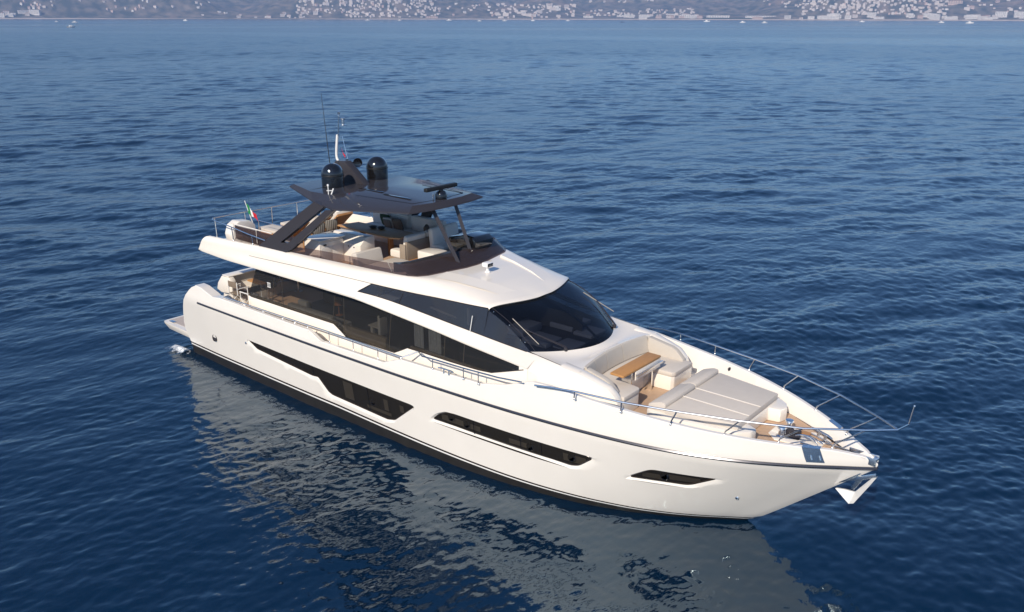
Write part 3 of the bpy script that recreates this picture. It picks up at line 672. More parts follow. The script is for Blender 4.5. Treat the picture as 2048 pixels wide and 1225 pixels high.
# ------------------------------------------------------------------ nose, foredeck sofa
KX = lambda y: 15.93 + .085 * y * y
cw = MB(); rows = []
for r_ in np.linspace(0, 1, 10):
    rw = []
    for q in np.linspace(-1, 1, 41):
        b = B(1.755 * q); y = 1.78 * q
        k = (KX(y), y, 3.43 - .012 * y * y)
        e = (b[0] + (k[0] - b[0]) * r_, b[1] + (k[1] - b[1]) * r_, b[2] + (k[2] - b[2]) * r_ - .07 * math.sin(math.pi * r_) * (1 - q ** 4) - .0)
        rw.append(e)
    rows.append(rw)
cw.grid(rows)
FT = [(15.02, 3.51), (15.5, 3.46), (16.2, 3.39), (16.69, 3.28), (17.05, 3.18), (17.24, 3.02), (17.36, 2.74), (17.38, 2.47)]
sh = MB(); rows = []
xs5 = np.r_[np.arange(14.76, 17.2, .12), [17.25, 17.3, 17.34, 17.38]]
for x in xs5:
    zt = float(ip(x, [(14.76, 3.53)] + FT)); yt = float(ip(x, [(14.76, 1.80), (15.02, 1.79), (15.8, 1.79), (16.2, 1.77), (17.38, 1.66)]))
    zm = float(ip(x, [(14.76, 3.29), (15.02, 3.27), (15.5, 3.12), (16.2, 2.95), (17, 2.85), (17.38, 2.47)])); ym = float(ip(x, [(14.76, 2.21), (15.02, 2.20), (15.6, 2.12), (16.2, 1.95), (17.38, 1.74)]))
    zm = min(zm, zt - .0); yb = ym + .05
    rows.append([(x, -yt, zt), (x, -(yt + .05), zt - .015), (x, -(yt + (ym - yt) * .8), zm + (zt - zm) * .25), (x, -ym, zm), (x, -yb, min(zm, 2.44))])
sh.grid(rows)
rows = []
for x in xs5[xs5 > 15.7]:
    zt = float(ip(x, FT)); yt = float(ip(x, [(15.8, 1.79), (16.2, 1.77), (17.38, 1.66)]))
    rows.append([(x, -yt, zt), (x, -(yt - .03), zt + .012), (x, -1.56, zt + .012), (x, -1.52, zt - .01), (x, -1.50, min(zt, 2.47))])
sh.grid(rows); sh.mirror()
sh.v += []; cw.add(sh.v, sh.f)
kk = [(KX(1.78 * q), 1.78 * q, 3.43 - .012 * (1.78 * q) ** 2) for q in np.linspace(-1, 1, 41)]
cw.grid([kk, [(x + .06, y * .985, z + .005) for x, y, z in kk], [(x + .075, y * .98, z - .03) for x, y, z in kk], [(x + .075, y * .98, 2.47) for x, y, z in kk]])
cowl = cw.build('foredeck_cowl', 'gel', yacht, sharp=40)
fs = MB(); rows = []
fs.prism([(-1.5, 16.0), (-1.5, 17.36), (-.85, 17.36), (-.78, 17.3), (-.75, 16.95), (-.6, 16.75), (.45, 16.75), (.55, 16.95), (.58, 17.38), (.66, 17.46), (1.5, 17.5), (1.5, 16.0)][::1], 2.465, 2.86, 'XY') if False else None
seat = [(16.0, -1.5), (17.33, -1.5), (17.33, -.82), (17.26, -.74), (16.95, -.72), (16.80, -.55), (16.80, .35), (16.95, .5), (17.44, .52), (17.5, .6), (17.5, 1.5), (16.0, 1.5)]
fs.prism(seat, 2.465, 2.84, 'XY', bev=.02); fsofa = fs.build('foredeck_sofa', 'gel', yacht)
MB().prism([(x + (.02 if x > 16.5 else .1), y) for x, y in seat], 2.845, 2.97, 'XY', bev=.04).build('seat_cushion', 'pad', fsofa)
ys = [-1.46, -.95, -.38, .35, 1.36]
for a, b in zip(ys[:-1], ys[1:]):
    yy = np.linspace(a + .008, b - .008, 9)
    def back(off, zz): return [(KX(y) + off, y, zz) for y in yy]
    c_ = MB(); prof = [(.04, 2.95), (.19, 2.96), (.22, 3.0), (.15, 3.36), (.12, 3.41), (.07, 3.425), (.03, 3.40)]
    c_.grid([back(o, z) for o, z in prof] + [back(*prof[0])])
    for y in (yy[0], yy[-1]): c_.add([(KX(y) + o, y, z) for o, z in prof], [tuple(range(len(prof)))])
    c_.build('back_cushion', 'fabric', fsofa)
for s, x1 in ((-1, 17.12), (1, 17.32)):
    c_ = MB().prism([(16.15 if s < 0 else 16.25, 2.95), (x1, 2.95), (x1 - .02, 3.03), (x1 - .22, 3.22), (x1 - .35, 3.28), (16.25, 3.40)], s * 1.50, s * 1.34, 'XZ', bev=.03); c_.build('back_cushion', 'fabric', fsofa)
ft = bpy.data.objects.new('foredeck_table', None); col.objects.link(ft); ft.parent = yacht
MB().box(16.70, 17.08, -1.14, .60, 3.26, 3.315, bev=.012).build('tabletop', 'tabletop', ft)
for y in (-.68, .30):
    MB().box(16.76, 17.03, y - .03, y + .03, 2.465, 3.26, bev=.01).build('leg', 'steel', ft)
MB().box(17.09, 17.15, -.60, .62, 3.13, 3.19, bev=.008).box(17.0, 17.09, -.5, -.46, 3.15, 3.18, bev=0).box(17.0, 17.09, .46, .5, 3.15, 3.18, bev=0).build('chrome_bar', 'steel', ft)
MB().box(17.055, 17.085, -.58, .58, 3.02, 3.25, bev=.006).build('folding_leaf', 'gel', ft)
# sun pad
base = [(17.86, -1.33), (18.0, -1.42), (18.5, -1.47), (20.02, -1.16), (20.26, -.92), (20.28, -.70), (20.02, -.58), (20.02, .50), (20.30, .56), (20.36, .80), (20.26, 1.0), (20.05, 1.18), (18.5, 1.46), (18.0, 1.42), (17.86, 1.33)]
spb = MB().prism(base, 2.465, 2.80, 'XY', bev=.05).build('sun_pad', 'gel', yacht)
MB().prism([(18.34, -1.36), (18.34, 1.36), (20.0, 1.08), (20.0, -1.05)], 2.80, 2.95, 'XY', bev=.035).build('cushion', 'pad', spb)
for yy in ((-1.32, .10), (.115, 1.32)):
    hd = MB()
    hd.prism([(17.88, 2.80), (18.335, 2.80), (18.335, 3.00), (18.31, 3.04), (18.2, 3.045), (17.98, 2.97), (17.89, 2.92)], yy[0], yy[1], 'XZ', bev=.025); hd.build('headrest', 'pad', spb)
for y in (-.51, .095): MB().tube([(18.345, y, 2.957), (20.0, y, 2.957)], .012, 5).build('piping', 'seam', spb)
MB().box(17.42, 17.85, -2.05, -1.55, 2.465, 2.62, bev=.01).build('deck_step', 'teakx', fdeck)
# white side deck patches flank the pad
sd = MB(); xs6 = np.arange(15.1, 20.3, .3)
for s in (1, -1): sd.grid([[(x, s * (plan(x, .24)), 2.47 + .10) for x in xs6], [(x, s * (plan(x, .24) - .08), 2.472) for x in xs6], [(x, s * max(1.2, 1.46 if x > 17.4 else 1.7), 2.472) for x in xs6]])
sd.build('side_deck_moulding', 'gel', fdeck)
for s in (1, -1):
    for x in (15.75, 18.35): MB().lathe([(.06, 0), (.06, .02), (.03, .025)], (x, s * (H(x, 2.9) - .15), 2.84), 12, axis=(0, -s, .15)).build('bulwark_light', 'grey', hull)

# ------------------------------------------------------------------ bow gear
wl = bpy.data.objects.new('windlass', None); col.objects.link(wl); wl.parent = yacht
MB().prism([(20.32, -.12), (20.55, -.34), (21.15, -.24), (21.5, -.06), (21.5, .14), (21.1, .30), (20.6, .52), (20.32, .34)], 2.463, 2.50, 'XY', bev=.012).build('mounting_plate', 'gel', wl)
for y in (-.12, .30): MB().lathe([(.12, 0), (.12, .03), (.075, .06), (.06, .15), (.085, .20), (.10, .22), (.09, .25), (0.03, .255)], (20.62, y, 2.49), 20).build('winch_drum', 'steel', wl)
MB().lathe([(.08, -.05), (.10, -.04), (.06, 0), (.10, .04), (.08, .05)], (20.76, .05, 2.58), 16, axis=(0, 1, 0)).box(20.68, 21.0, -.08, .1, 2.49, 2.56, bev=.02).box(20.8, 20.95, .14, .24, 2.49, 2.6, bev=.02).build('motor_housing', 'grey', wl)
MB().tube([(20.9, .0, 2.56), (21.1, -.02, 2.64), (21.3, -.05, 2.62), (21.42, -.06, 2.5)], .022, 8, smooth=4).tube([(20.95, .1, 2.53), (21.2, .08, 2.6), (21.5, .05, 2.52)], .022, 8, smooth=4).build('chain', 'steel', wl)
MB().box(20.85, 21.1, .25, .42, 2.50, 2.53, bev=.005).build('wooden_chock', 'wood', wl)
for q in ((21.1, 22.2, .09, .12, 2.47, 2.55), (21.1, 21.6, -.24, -.2, 2.47, 2.56)): MB().box(*q, bev=.005).build('chain_guide', 'steel', wl)
for s in (1, -1):
    c_ = bpy.data.objects.new('mooring_cleat', None); col.objects.link(c_); c_.parent = yacht
    MB().prism([(21.05, s * .52), (21.1, s * .44), (21.55, s * .26), (21.62, s * .30), (21.5, s * .42), (21.15, s * .58)], 2.463, 2.49, 'XY', bev=.008).build('base_plate', 'steel', c_)
    for t in (.3, .7):
        p = lerp((21.12, s * .50, 2.49), (21.56, s * .31, 2.49), t); MB().lathe([(.04, 0), (.03, .06), (.03, .10)], p, 10).build('post', 'steel', c_)
    MB().tube([(21.05, s * .55, 2.60), (21.18, s * .48, 2.61), (21.5, s * .34, 2.61), (21.62, s * .28, 2.60)], [.015, .03, .03, .015], 8).build('horn', 'steel', c_)
    fl = MB(); q = []
    for x in np.linspace(21.34, 21.66, 6): q.append([(x + .0, s * (H(x, gw(x * .999)) - .15), gw(x) + .03), (x + .02, s * (H(x, gw(x)) - .01), gw(x) + .03), (x + .1, s * (H(x + .1, 2.55) + .012), 2.55), (x + .14, s * (H(x + .14, 2.45) + .012), 2.45)])
    fl.grid(q); fl.build('fairlead_plate', 'steel', yacht)
    for x in (21.45, 21.6): MB().tube([(x, s * (H(x, 2.7) - .1), gw(x) + .03), (x + .13, s * (H(x + .1, 2.5) + .02), 2.52)], .018, 6).build('fairlead_roller', 'steel', yacht)
rl = MB().box(22.05, 22.68, -.12, -.09, 2.46, 2.62, bev=.01).box(22.05, 22.68, .09, .12, 2.46, 2.62, bev=.01).box(22.05, 22.66, -.09, .09, 2.46, 2.49, bev=0).lathe([(.06, -.09), (.045, 0), (.06, .09)], (22.62, 0, 2.55), 16, axis=(0, 1, 0))
rl.build('anchor_roller', 'steel', yacht)
an = bpy.data.objects.new('anchor', None); col.objects.link(an); an.parent = yacht
MB().prism([(21.92, 1.98), (22.32, 2.22), (22.42, 2.17), (22.15, 1.9), (21.98, 1.8)], -.07, .07, 'XZ', bev=.015).build('pocket', 'steel', an)
MB().prism([(22.05, 1.98), (22.42, 2.1), (22.68, 2.24), (22.70, 2.17), (22.45, 2.02), (22.3, 1.72), (22.22, 1.74), (22.3, 1.95), (22.08, 1.86)], -.03, .03, 'XZ', bev=.01).build('shank', 'steel', an)
gal = mat('galvanised_anchor', (.80, .79, .77), .30, metal=.15)
for s in (1, -1):
    MB().add([(22.72, s * .04, 2.18), (22.64, s * .16, 2.02), (22.40, s * .30, 1.56), (22.28, s * .22, 1.47), (22.12, s * .10, 1.50), (21.90, s * .02, 1.62), (22.1, s * .02, 1.66), (22.32, s * .02, 1.68), (22.62, s * .02, 2.12)], [(0, 1, 2, 7, 8), (2, 3, 7), (3, 4, 6, 7), (4, 5, 6)]).build('fluke', gal, an, sharp=20)

# ------------------------------------------------------------------ rails
def rail(name, top, posts, r=.019, parent=None, mirror=False, pr=.015, smooth=0, m='steel'):
    e = bpy.data.objects.new(name, None); col.objects.link(e); e.parent = yacht
    t = MB().tube(top, r, 8, smooth=smooth); t.build('top_rail', m, e)
    for p in posts:
        q = [Vector(x) for x in p]; b = MB().tube(q, pr, 7).lathe([(.028, -.005), (.028, .015), (.018, .03)], q[0], 10); b.build('stanchion', m, e)
    return e
ST = [(16.61, 2.48, 3.06), (17.74, 2.27, 3.0), (18.84, 1.98, 2.93), (19.92, 1.56, 2.86), (20.92, 1.04, 2.80), (21.85, .42, 2.735)]
TP = [(16.61, 2.47, 3.25), (17.75, 2.27, 3.25), (18.97, 1.97, 3.28), (20.25, 1.58, 3.31), (21.42, 1.08, 3.32), (22.46, .40, 3.35)]
for s in (-1, 1):
    top = [(15.55, s * 2.60, 3.15), (16.0, s * 2.56, 3.21)] + [(x, s * y, z) for x, y, z in TP] + ([(22.97, 0, 3.37)])
    posts = []
    for i, (a, b) in enumerate(zip(ST, TP)):
        a_ = (a[0], s * a[1], a[2]); b_ = (b[0], s * b[1], b[2])
        posts.append([a_, b_] if i < 2 else [a_, (a[0] + .02, s * a[1], a[2] + .10), b_])
    rail('bow_rail', top, posts, .023, pr=.018)
MB().tube([(22.97, 0, 3.37), (23.16, 0, 3.55)], .014, 6).tube([(23.16, 0, 3.55), (23.21, 0, 3.96)], .014, 6).lathe([(.02, 0), (.022, .02), (.01, .04)], (23.21, 0, 3.95), 8).build('bow_staff', 'steel', yacht)
for s in (-1, 1):
    y = s * 2.70
    top = [(2.72, y, 2.60), (2.75, y, 2.70), (2.95, y, 2.715), (7, y, 2.74), (8, y, 2.755), (11.15, y, 2.755)]
    posts = [[(x, y, gw(x) + .015), (x, y, 2.74)] for x in (3.9, 4.9, 5.9, 6.5, 7.1, 8.09, 9.14, 10.17, 11.1)]
    rail('side_rail', top, posts, .02, pr=.013)
    top = [(11.15, y, 2.755), (11.5, s * 2.45, 2.93), (11.9, y + s * .0, 2.98), (12.28, y, 3.0), (13.36, y, 3.03), (14.49, y, 3.09), (15.2, s * 2.63, 3.14)]
    rail('side_rail', top, [[(x, y, gw(x) + .015), (x, y, z)] for x, z in ((12.28, 3.0), (13.36, 3.03), (13.86, 3.06))], .02, pr=.014)
    c_ = bpy.data.objects.new('mooring_cleat', None); col.objects.link(c_); c_.parent = yacht
    MB().tube([(12.5, y + s * .03, 2.83), (12.6, y, 2.835), (12.95, y, 2.835), (13.05, y + s * .03, 2.83)], .02, 8).build('horn', 'steel', c_)
    for x in (12.68, 12.86): MB().lathe([(.03, 0), (.02, .05), (.02, .12)], (x, y, 2.71), 8).build('post', 'steel', c_)
# flybridge after rail
ar = [(5.0, -2.46, 4.92), (4.2, -2.5, 5.0), (3.2, -2.54, 5.12), (2.5, -2.6, 5.21), (2.33, -2.52, 5.23), (2.31, -2.3, 5.24), (2.33, 0, 5.24), (2.31, 2.3, 5.24), (2.33, 2.52, 5.23), (2.5, 2.58, 5.21), (3.5, 2.5, 5.2), (4.6, 2.45, 5.15), (6.2, 2.4, 4.9)]
rail('flybridge_rail', ar, [[(2.40, -2.50, 4.60), (2.37, -2.50, 5.23)], [(2.33, -1.35, 4.32), (2.33, -1.35, 5.24)], [(2.33, -.30, 4.32), (2.33, -.3, 5.24)], [(2.33, .75, 4.32), (2.33, .75, 5.24)], [(2.33, 1.75, 4.32), (2.33, 1.75, 5.24)], [(2.5, 2.5, 4.6), (2.45, 2.55, 5.22)], [(4.25, 2.46, 4.68), (4.25, 2.46, 5.17)], [(3.35, -2.5, 4.66), (3.35, -2.53, 5.1)], [(4.35, -2.47, 4.69), (4.35, -2.49, 4.98)]], .018, smooth=3)

# ------------------------------------------------------------------ flybridge fittings
sh_ = MB().prism([(-2.15, 4.29), (-2.22, 4.7), (-2.12, 4.98), (-1.9, 5.1), (-1.5, 5.06), (-1.32, 4.9), (-1.28, 4.29)], 2.42, 2.85, 'YZ', bev=.05).build('stair_hood', 'gel', yacht)
MB().box(2.85, 4.85, -2.16, -1.3, 4.285, 4.62, bev=.02).build('stair_hatch', mat('hatch_grey', (.34, .30, .27), .5), sh_)
MB().box(3.05, 5.0, -2.22, -2.20, 4.62, 5.05, bev=0).build('glass_panel', 'roseglass', sh_)
MB().tube([(2.85, -2.21, 5.09), (5.0, -2.21, 5.09)], .018, 6).tube([(2.95, -2.21, 4.6), (2.95, -2.21, 5.09)], .016, 6).tube([(4.2, -2.21, 4.65), (4.2, -2.21, 5.09)], .014, 6).build('panel_frame', 'gel', sh_)
MB().tube([(3.0, -1.3, 4.3), (3.0, -1.3, 5.05), (4.8, -1.3, 5.05), (4.8, -1.3, 4.3)], .014, 6).build('grab_rail', 'steel', sh_)
# windscreen of the flybridge
bs = [(6.15, 2.38, 4.735), (7.4, 2.29, 4.745), (8.6, 2.20, 4.755), (10.2, 2.05, 4.765), (10.7, 1.98, 4.77), (10.95, 1.86, 4.775), (11.12, 1.6, 4.775), (11.26, 1.0, 4.775), (11.40, .4, 4.775), (11.42, 0, 4.775)]
ts = [(6.55, 2.35, 4.95), (7.5, 2.27, 4.985), (8.6, 2.18, 5.0), (10.0, 2.03, 5.03), (10.38, 1.96, 5.04), (10.55, 1.84, 5.05), (10.66, 1.58, 5.06), (10.74, 1.0, 5.07), (10.82, .4, 5.08), (10.82, 0, 5.08)]
full_b = [(x, -y, z) for x, y, z in bs] + [(x, y, z) for x, y, z in reversed(bs[:-1])]; full_t = [(x, -y, z) for x, y, z in ts] + [(x, y, z) for x, y, z in reversed(ts[:-1])]
fw = MB().grid([full_b, [lerp(a, b, .5) for a, b in zip(full_b, full_t)], full_t]).build('flybridge_windscreen', 'roseglass', yacht)
for i in range(1, len(full_b) - 1): 
    for t in (.12,): MB().lathe([(.016, -.01), (.016, .012), (.008, .016)], lerp(full_b[i], full_t[i], t), 8, axis=(0, -1, .2) if i < 5 else (1, 0, .5)).build('glass_bolt', 'grey', fw)
MB().tube([full_b[2], full_t[2]], .01, 4).build('glass_joint', 'grey', fw); MB().tube([full_b[3], full_t[3]], .01, 4).build('glass_joint', 'grey', fw)
hc = MB(); n_ = len(full_b)
fb2 = [(p[0] - .07, p[1] * .97, p[2] + .03) for p in full_b[4:-4]]; ft2 = [(p[0] - .10, p[1] * .97, p[2] - .03) for p in full_t[4:-4]]
hc.grid([fb2, ft2, [(p[0] - .35, p[1] * .93, p[2] - .04) for p in ft2], [(p[0] - .40, p[1] * .9, 4.29) for p in ft2]])
dashf = hc.build('forward_dashboard', 'greydark', yacht)
hp = MB().prism([(9.75, 5.06), (9.9, 5.28), (10.4, 5.38), (10.8, 5.36), (10.95, 5.25), (10.9, 5.0), (10.3, 4.9)], .50, 1.30, 'XZ', bev=.06).build('helm_console', 'dome', yacht)
MB().lathe([(.17, -.012), (.18, 0), (.17, .012), (.155, .0)], (9.78, .9, 5.12), 20, axis=(-1, 0, .6)).build('steering_wheel', 'rubber', hp)
# bar
br = MB().prism([(6.12, 4.285), (6.85, 4.285), (6.85, 4.98), (6.78, 5.04), (6.12, 5.06)], -1.86, -.95, 'XZ', bev=.025).prism([(-.96, 4.285), (-.96, 4.88), (-.72, 5.10), (-.42, 5.10), (-.38, 5.05), (-.38, 4.285)], 6.14, 7.62, 'YZ', bev=.03)
bar = br.build('bar_cabinet', 'gel', yacht)
MB().box(6.1, 6.9, -1.88, -.9, 5.06, 5.09, bev=.01).build('worktop', 'gel', bar)
for q in ((6.852, 6.86, -1.8, -1.42, 4.36, 4.86), (6.852, 6.86, -1.39, -.99, 4.36, 4.86), (7.02, 7.42, -.968, -.961, 4.36, 4.84)): MB().box(*q, bev=.003).build('door', 'matt', bar)
MB().box(6.86, 6.875, -1.73, -1.62, 4.90, 4.95, bev=.003).build('handle', 'grey', bar)
for x in (7.1, 7.35): MB().lathe([(.02, 0), (.02, .02), (.01, .025)], (x, -.97, 4.8), 8, axis=(0, -1, 0)).build('handle', 'grey', bar)
# dining table and its bench
dt = bpy.data.objects.new('dining_table', None); col.objects.link(dt); dt.parent = yacht
MB().prism([(5.3, .1), (5.5, .82), (7.9, .92), (8.15, .85), (8.15, .15), (7.85, .0)], 4.95, 5.0, 'XY', bev=.01).build('tabletop', teak_mat('table_teak', (.52, .30, .14), (.40, .22, .10), .1, .04), dt)
for x in (6.1, 7.4): MB().box(x - .05, x + .05, .38, .54, 4.285, 4.95, bev=.01).build('leg', 'wood', dt)
bn = MB().box(5.0, 8.2, 1.35, 2.1, 4.285, 4.62, bev=.02).build('dining_bench', 'gel', yacht)
MB().box(5.0, 8.2, 1.28, 1.95, 4.62, 4.76, bev=.05).build('seat_cushion', 'cream', bn)
for x0 in (5.02, 5.92, 6.9, 7.62): MB().box(x0, x0 + .86 if x0 < 7.6 else 8.35, 1.82, 2.06, 4.74, 5.24, bev=.09, seg=3).build('back_cushion', 'cream', bn)
es = MB().box(8.25, 8.95, -.25, 1.3, 4.29, 4.50, bev=.02).build('end_sofa', 'wood', yacht)
MB().box(8.12, 8.72, -.25, 1.3, 4.5, 4.74, bev=.07, seg=3).build('seat_cushion', 'cream', es)
for a, b in ((-.22, .60), (.62, 1.3)): MB().box(8.66, 8.84, a, b, 4.76, 5.23, bev=.08, seg=3, rot=Matrix.Rotation(.18, 4, 'Y')).build('back_cushion', 'cream', es)
MB().box(8.80, 8.88, -.25, 1.28, 4.50, 5.06, bev=.02).build('back_panel', mat('woven_back', (.27, .22, .17), .9, noise=(30, .2)), es)
MB().box(8.62, 8.86, -.31, -.25, 4.50, 4.98, bev=.02).build('side_panel', mat('woven_side', (.30, .245, .19), .9, noise=(30, .2)), es)
wbx = MB().box(9.22, 9.90, -.16, .42, 4.285, 4.86, bev=.04).build('side_cabinet', 'gel', yacht)
hs = MB().box(9.05, 9.55, .55, 1.75, 4.285, 4.75, bev=.06).build('helm_seat', 'gel', yacht)
for y in (.55, 1.17): MB().box(8.98, 9.16, y, y + .56, 4.72, 5.36, bev=.08, seg=3, rot=Matrix.Rotation(-.12, 4, 'Y')).build('backrest', 'cream', hs); MB().box(9.1, 9.6, y, y + .56, 4.75, 4.88, bev=.05, seg=3).build('seat_cushion', 'cream', hs)
lg = MB().box(8.4, 10.35, -1.98, -.62, 4.285, 4.5, bev=.03).build('starboard_lounge', 'gel', yacht)
MB().prism([(8.75, -1.95), (8.75, -.62), (9.5, -.62), (10.3, -1.1), (10.3, -1.85), (10.2, -1.92)], 4.5, 4.68, 'XY', bev=.05).build('seat_cushion', 'pad', lg)
MB().box(8.42, 8.66, -1.98, -.98, 4.5, 5.02, bev=.08, seg=3, rot=Matrix.Rotation(-.25, 4, 'Y')).build('back_cushion', 'pad', lg)
def pillow(label, loc, rz, m, s=.42, tilt=.35):
    b = MB(); n = 10; rows = []
    for sgn in (1, -1):
        rows = [[((i / n - .5) * s, sgn * .09 * (max(0, (1 - (2 * i / n - 1) ** 4) * (1 - (2 * j / n - 1) ** 4))) ** .5, (j / n - .5) * s) for i in range(n + 1)] for j in range(n + 1)]; b.grid(rows)
    o = b.build('pillow', m, None, label=label, category='pillow', group='loose pillows on the flybridge seats')
    o.location = loc; o.rotation_euler = (tilt, 0, rz)
pillow('dark green pillow leaning on the white bench back', (5.95, 1.62, 4.98), 0, 'green', .44)
pillow('striped grey pillow propped in front of the green one', (6.25, 1.46, 4.96), .1, 'stripes', .40)
pillow('plain taupe pillow on the bench, forward of the striped one', (6.62, 1.52, 4.95), -.1, 'taupe', .42)
pillow('brown pillow tucked at the forward corner of the bench', (8.0, 1.5, 4.95), -.9, mat('brown_cloth', (.13, .085, .055), .9), .40)
pillow('green and grey pillow on the end sofa behind the table', (8.55, 1.0, 4.95), 1.5, mat('sage_cloth', (.09, .11, .075), .9, noise=(20, .4)), .40)
for i, (x, y) in enumerate(((6.55, .52), (6.85, .60))):
    MB().lathe([(.05, 0), (.10, .02), (.14, .06), (.13, .06), (.09, .03), (.02, .015)], (x, y, 5.0), 18).build('serving_bowl', mat('bowl_brown', (.05, .035, .022), .5), None, label=('dark shallow bowl on the teak dining table, nearer the stern', 'dark shallow bowl on the teak dining table, nearer the bow')[i], category='bowl', group='bowls on the dining table')
def lounger(label, y):
    t = thing('sun_lounger', label, 'sun lounger', (2.55, y, 4.285), 'teak loungers on the after flybridge')
    MB().box(0, 1.45, -.33, .33, .26, .34, bev=.02).build('frame', 'wood', t)
    for x in (.12, 1.3):
        for s in (-1, 1): MB().box(x - .03, x + .03, s * .28 - .03, s * .28 + .03, 0, .27, bev=.005).build('leg', 'wood', t)
    MB().box(.03, 1.40, -.30, .30, .34, .44, bev=.04).build('mattress', 'pad', t)
    MB().prism([(1.38, .30), (1.44, .28), (2.05, .78), (2.0, .84)], -.33, .33, 'XZ', bev=.01).build('backrest', 'wood', t)
    MB().prism([(1.34, .42), (1.42, .36), (1.98, .83), (1.90, .90)], -.30, .30, 'XZ', bev=.03).build('back_cushion', 'pad', t)
lounger('teak sun lounger nearest the stair rail and the flag staff', -.78); lounger('teak sun lounger in the middle of the after flybridge row', .12); lounger('teak sun lounger closest to the port side of the flybridge', 1.05)
def deck_chair(label, x, y):
    t = thing('deck_chair', label, 'chair', (x, y, 4.285), 'striped chairs aft of the bar')
    MB().box(-.25, .25, -.25, .25, .38, .44, bev=.01).build('seat', 'stripes', t)
    MB().box(.20, .25, -.25, .25, .5, .86, bev=.015).build('backrest', 'stripes', t)
    for sx in (-1, 1):
        for sy in (-1, 1): MB().box(sx * .22 - .02, sx * .22 + .02, sy * .26 - .02, sy * .26 + .02, 0, .90 if sx > 0 else .62, bev=.005).build('leg', 'wood', t)
    for sy in (-1, 1): MB().box(-.26, .26, sy * .26 - .025, sy * .26 + .025, .60, .63, bev=.005).build('armrest', 'wood', t)
deck_chair('striped wooden deck chair seen through the arch slot', 5.0, -.62); deck_chair('striped wooden deck chair beside the end of the dining table', 4.85, .02)

# ------------------------------------------------------------------ hard top
low = [(5.05, 1.45, 6.42), (7.0, 2.10, 6.31), (8.22, 2.40, 6.29), (10.36, 1.50, 6.325)]
upp = [(5.15, 1.40, 6.50), (6.5, 1.82, 6.50), (7.95, 1.72, 6.48), (10.2, 1.24, 6.465)]
def ringp(p, z=None): return [(x, -y, zz) for x, y, zz in p] + [(x, y, zz) for x, y, zz in reversed(p)]
lo, up_ = ringp(low), ringp(upp)
ht = MB()
fr_ = [(10.52, -.75, 6.33), (10.56, 0, 6.333), (10.52, .75, 6.33)]; fu = [(10.37, -.6, 6.475), (10.40, 0, 6.48), (10.37, .6, 6.475)]
lo = lo[:4] + fr_ + lo[4:]; up_ = up_[:4] + fu + up_[4:]
ml = [(p[0] * .995 + .03, p[1] * 1.0, p[2] + .035) for p in lo]
n = len(lo)
up_ = [(x + (7.8 - x) * .012, y * .985, z + .02) for x, y, z in up_]
inn = [(p[0] + (7.6 - p[0]) * .10, p[1] * .86, 6.27) for p in lo]
ht.add(inn + lo + ml + up_, [tuple(reversed(range(n)))] + [(k * n + i, k * n + (i + 1) % n, (k + 1) * n + (i + 1) % n, (k + 1) * n + i) for k in range(3) for i in range(n)])
# cambered top
cen = [(7.6, 0, 6.545)]
ht.add(up_ + cen, [(i, (i + 1) % n, n) for i in range(n)])
hard = ht.build('hard_top', 'grey', yacht, sharp=18)
pn = MB()
pn.tube([(8.0, -1.35, 6.535), (10.0, -1.02, 6.497), (10.2, 0, 6.505), (10.0, 1.02, 6.497), (8.0, 1.35, 6.535)], .006, 4).tube([(6.35, -1.74, 6.515), (6.35, -.6, 6.545)], .006, 4)
pn.build('panel_joint', 'dome', hard)
for q in ((7.3, 8.3, -.62, -.52, 6.535, 6.548), (8.5, 9.6, -.75, -.66, 6.523, 6.535)): MB().box(*q, bev=.004).build('roof_hatch', 'dome', hard)
for s in (-1, 1):
    a = MB()
    band1 = [(4.62, 4.70), (5.80, 4.98), (7.66, 6.22), (7.72, 6.30), (7.22, 6.36)]
    A1 = [(4.60, 4.68), (7.30, 6.40), (7.74, 6.30), (5.72, 4.97)]
    def yy(z, o): return s * (2.46 - .16 * (z - 4.7) / 1.6 - o)
    def slab(poly, th=.16):
        nn = len(poly); a.add([(x, yy(z, 0), z) for x, z in poly] + [(x, yy(z, th), z) for x, z in poly], [tuple(range(nn)), tuple(reversed(range(nn, 2 * nn)))] + [(i, (i + 1) % nn, nn + (i + 1) % nn, nn + i) for i in range(nn)])
    slab(A1); slab([(4.601, 4.681), (5.72, 4.972), (6.08, 5.01), (6.27, 4.85), (5.98, 4.70)]); slab([(6.08, 5.008), (7.80, 6.22), (8.22, 6.29), (6.28, 4.85)], .13)
    ao = a.build('hard_top_arch', 'grey', hard, sharp=15)
for s in (-1, 1):
    MB().prism([(10.62, 6.30), (10.72, 6.30), (11.42, 4.80), (11.30, 4.80)], s * .31 - .03, s * .31 + .03, 'XZ', bev=.008).build('front_strut', 'greydark', hard) if False else None
MB().tube([(10.25, -.52, 6.31), (11.13, -.42, 4.85)], .07, 4).build('front_strut', 'greydark', hard); MB().tube([(10.3, .36, 6.31), (10.85, .40, 4.95)], .07, 4).build('front_strut', 'greydark', hard)
MB().prism([(7.6, 6.28), (8.15, 6.28), (7.3, 4.75), (7.0, 4.75)], 2.02, 2.12, 'XZ').build('port_support', 'rubber', hard)
MB().box(8.6, 9.9, 1.2, 1.5, 6.22, 6.29, bev=.02).build('sound_bar', 'dome', hard)
for y in (-.89, .89):
    d = MB(); prof = [(.30, 0), (.33, .02), (.335, .10), (.335, .40)] + [(.335 * math.cos(t), .40 + .335 * math.sin(t)) for t in np.linspace(.12, 1.5, 12)]
    dm = d.lathe(prof, (6.45, y, 6.50), 40).build('satellite_dome', 'dome', yacht, sharp=50)
    MB().lathe([(.338, .36), (.342, .375), (.338, .39)], (6.45, y, 6.50), 40).build('dome_joint', 'rubber', dm)
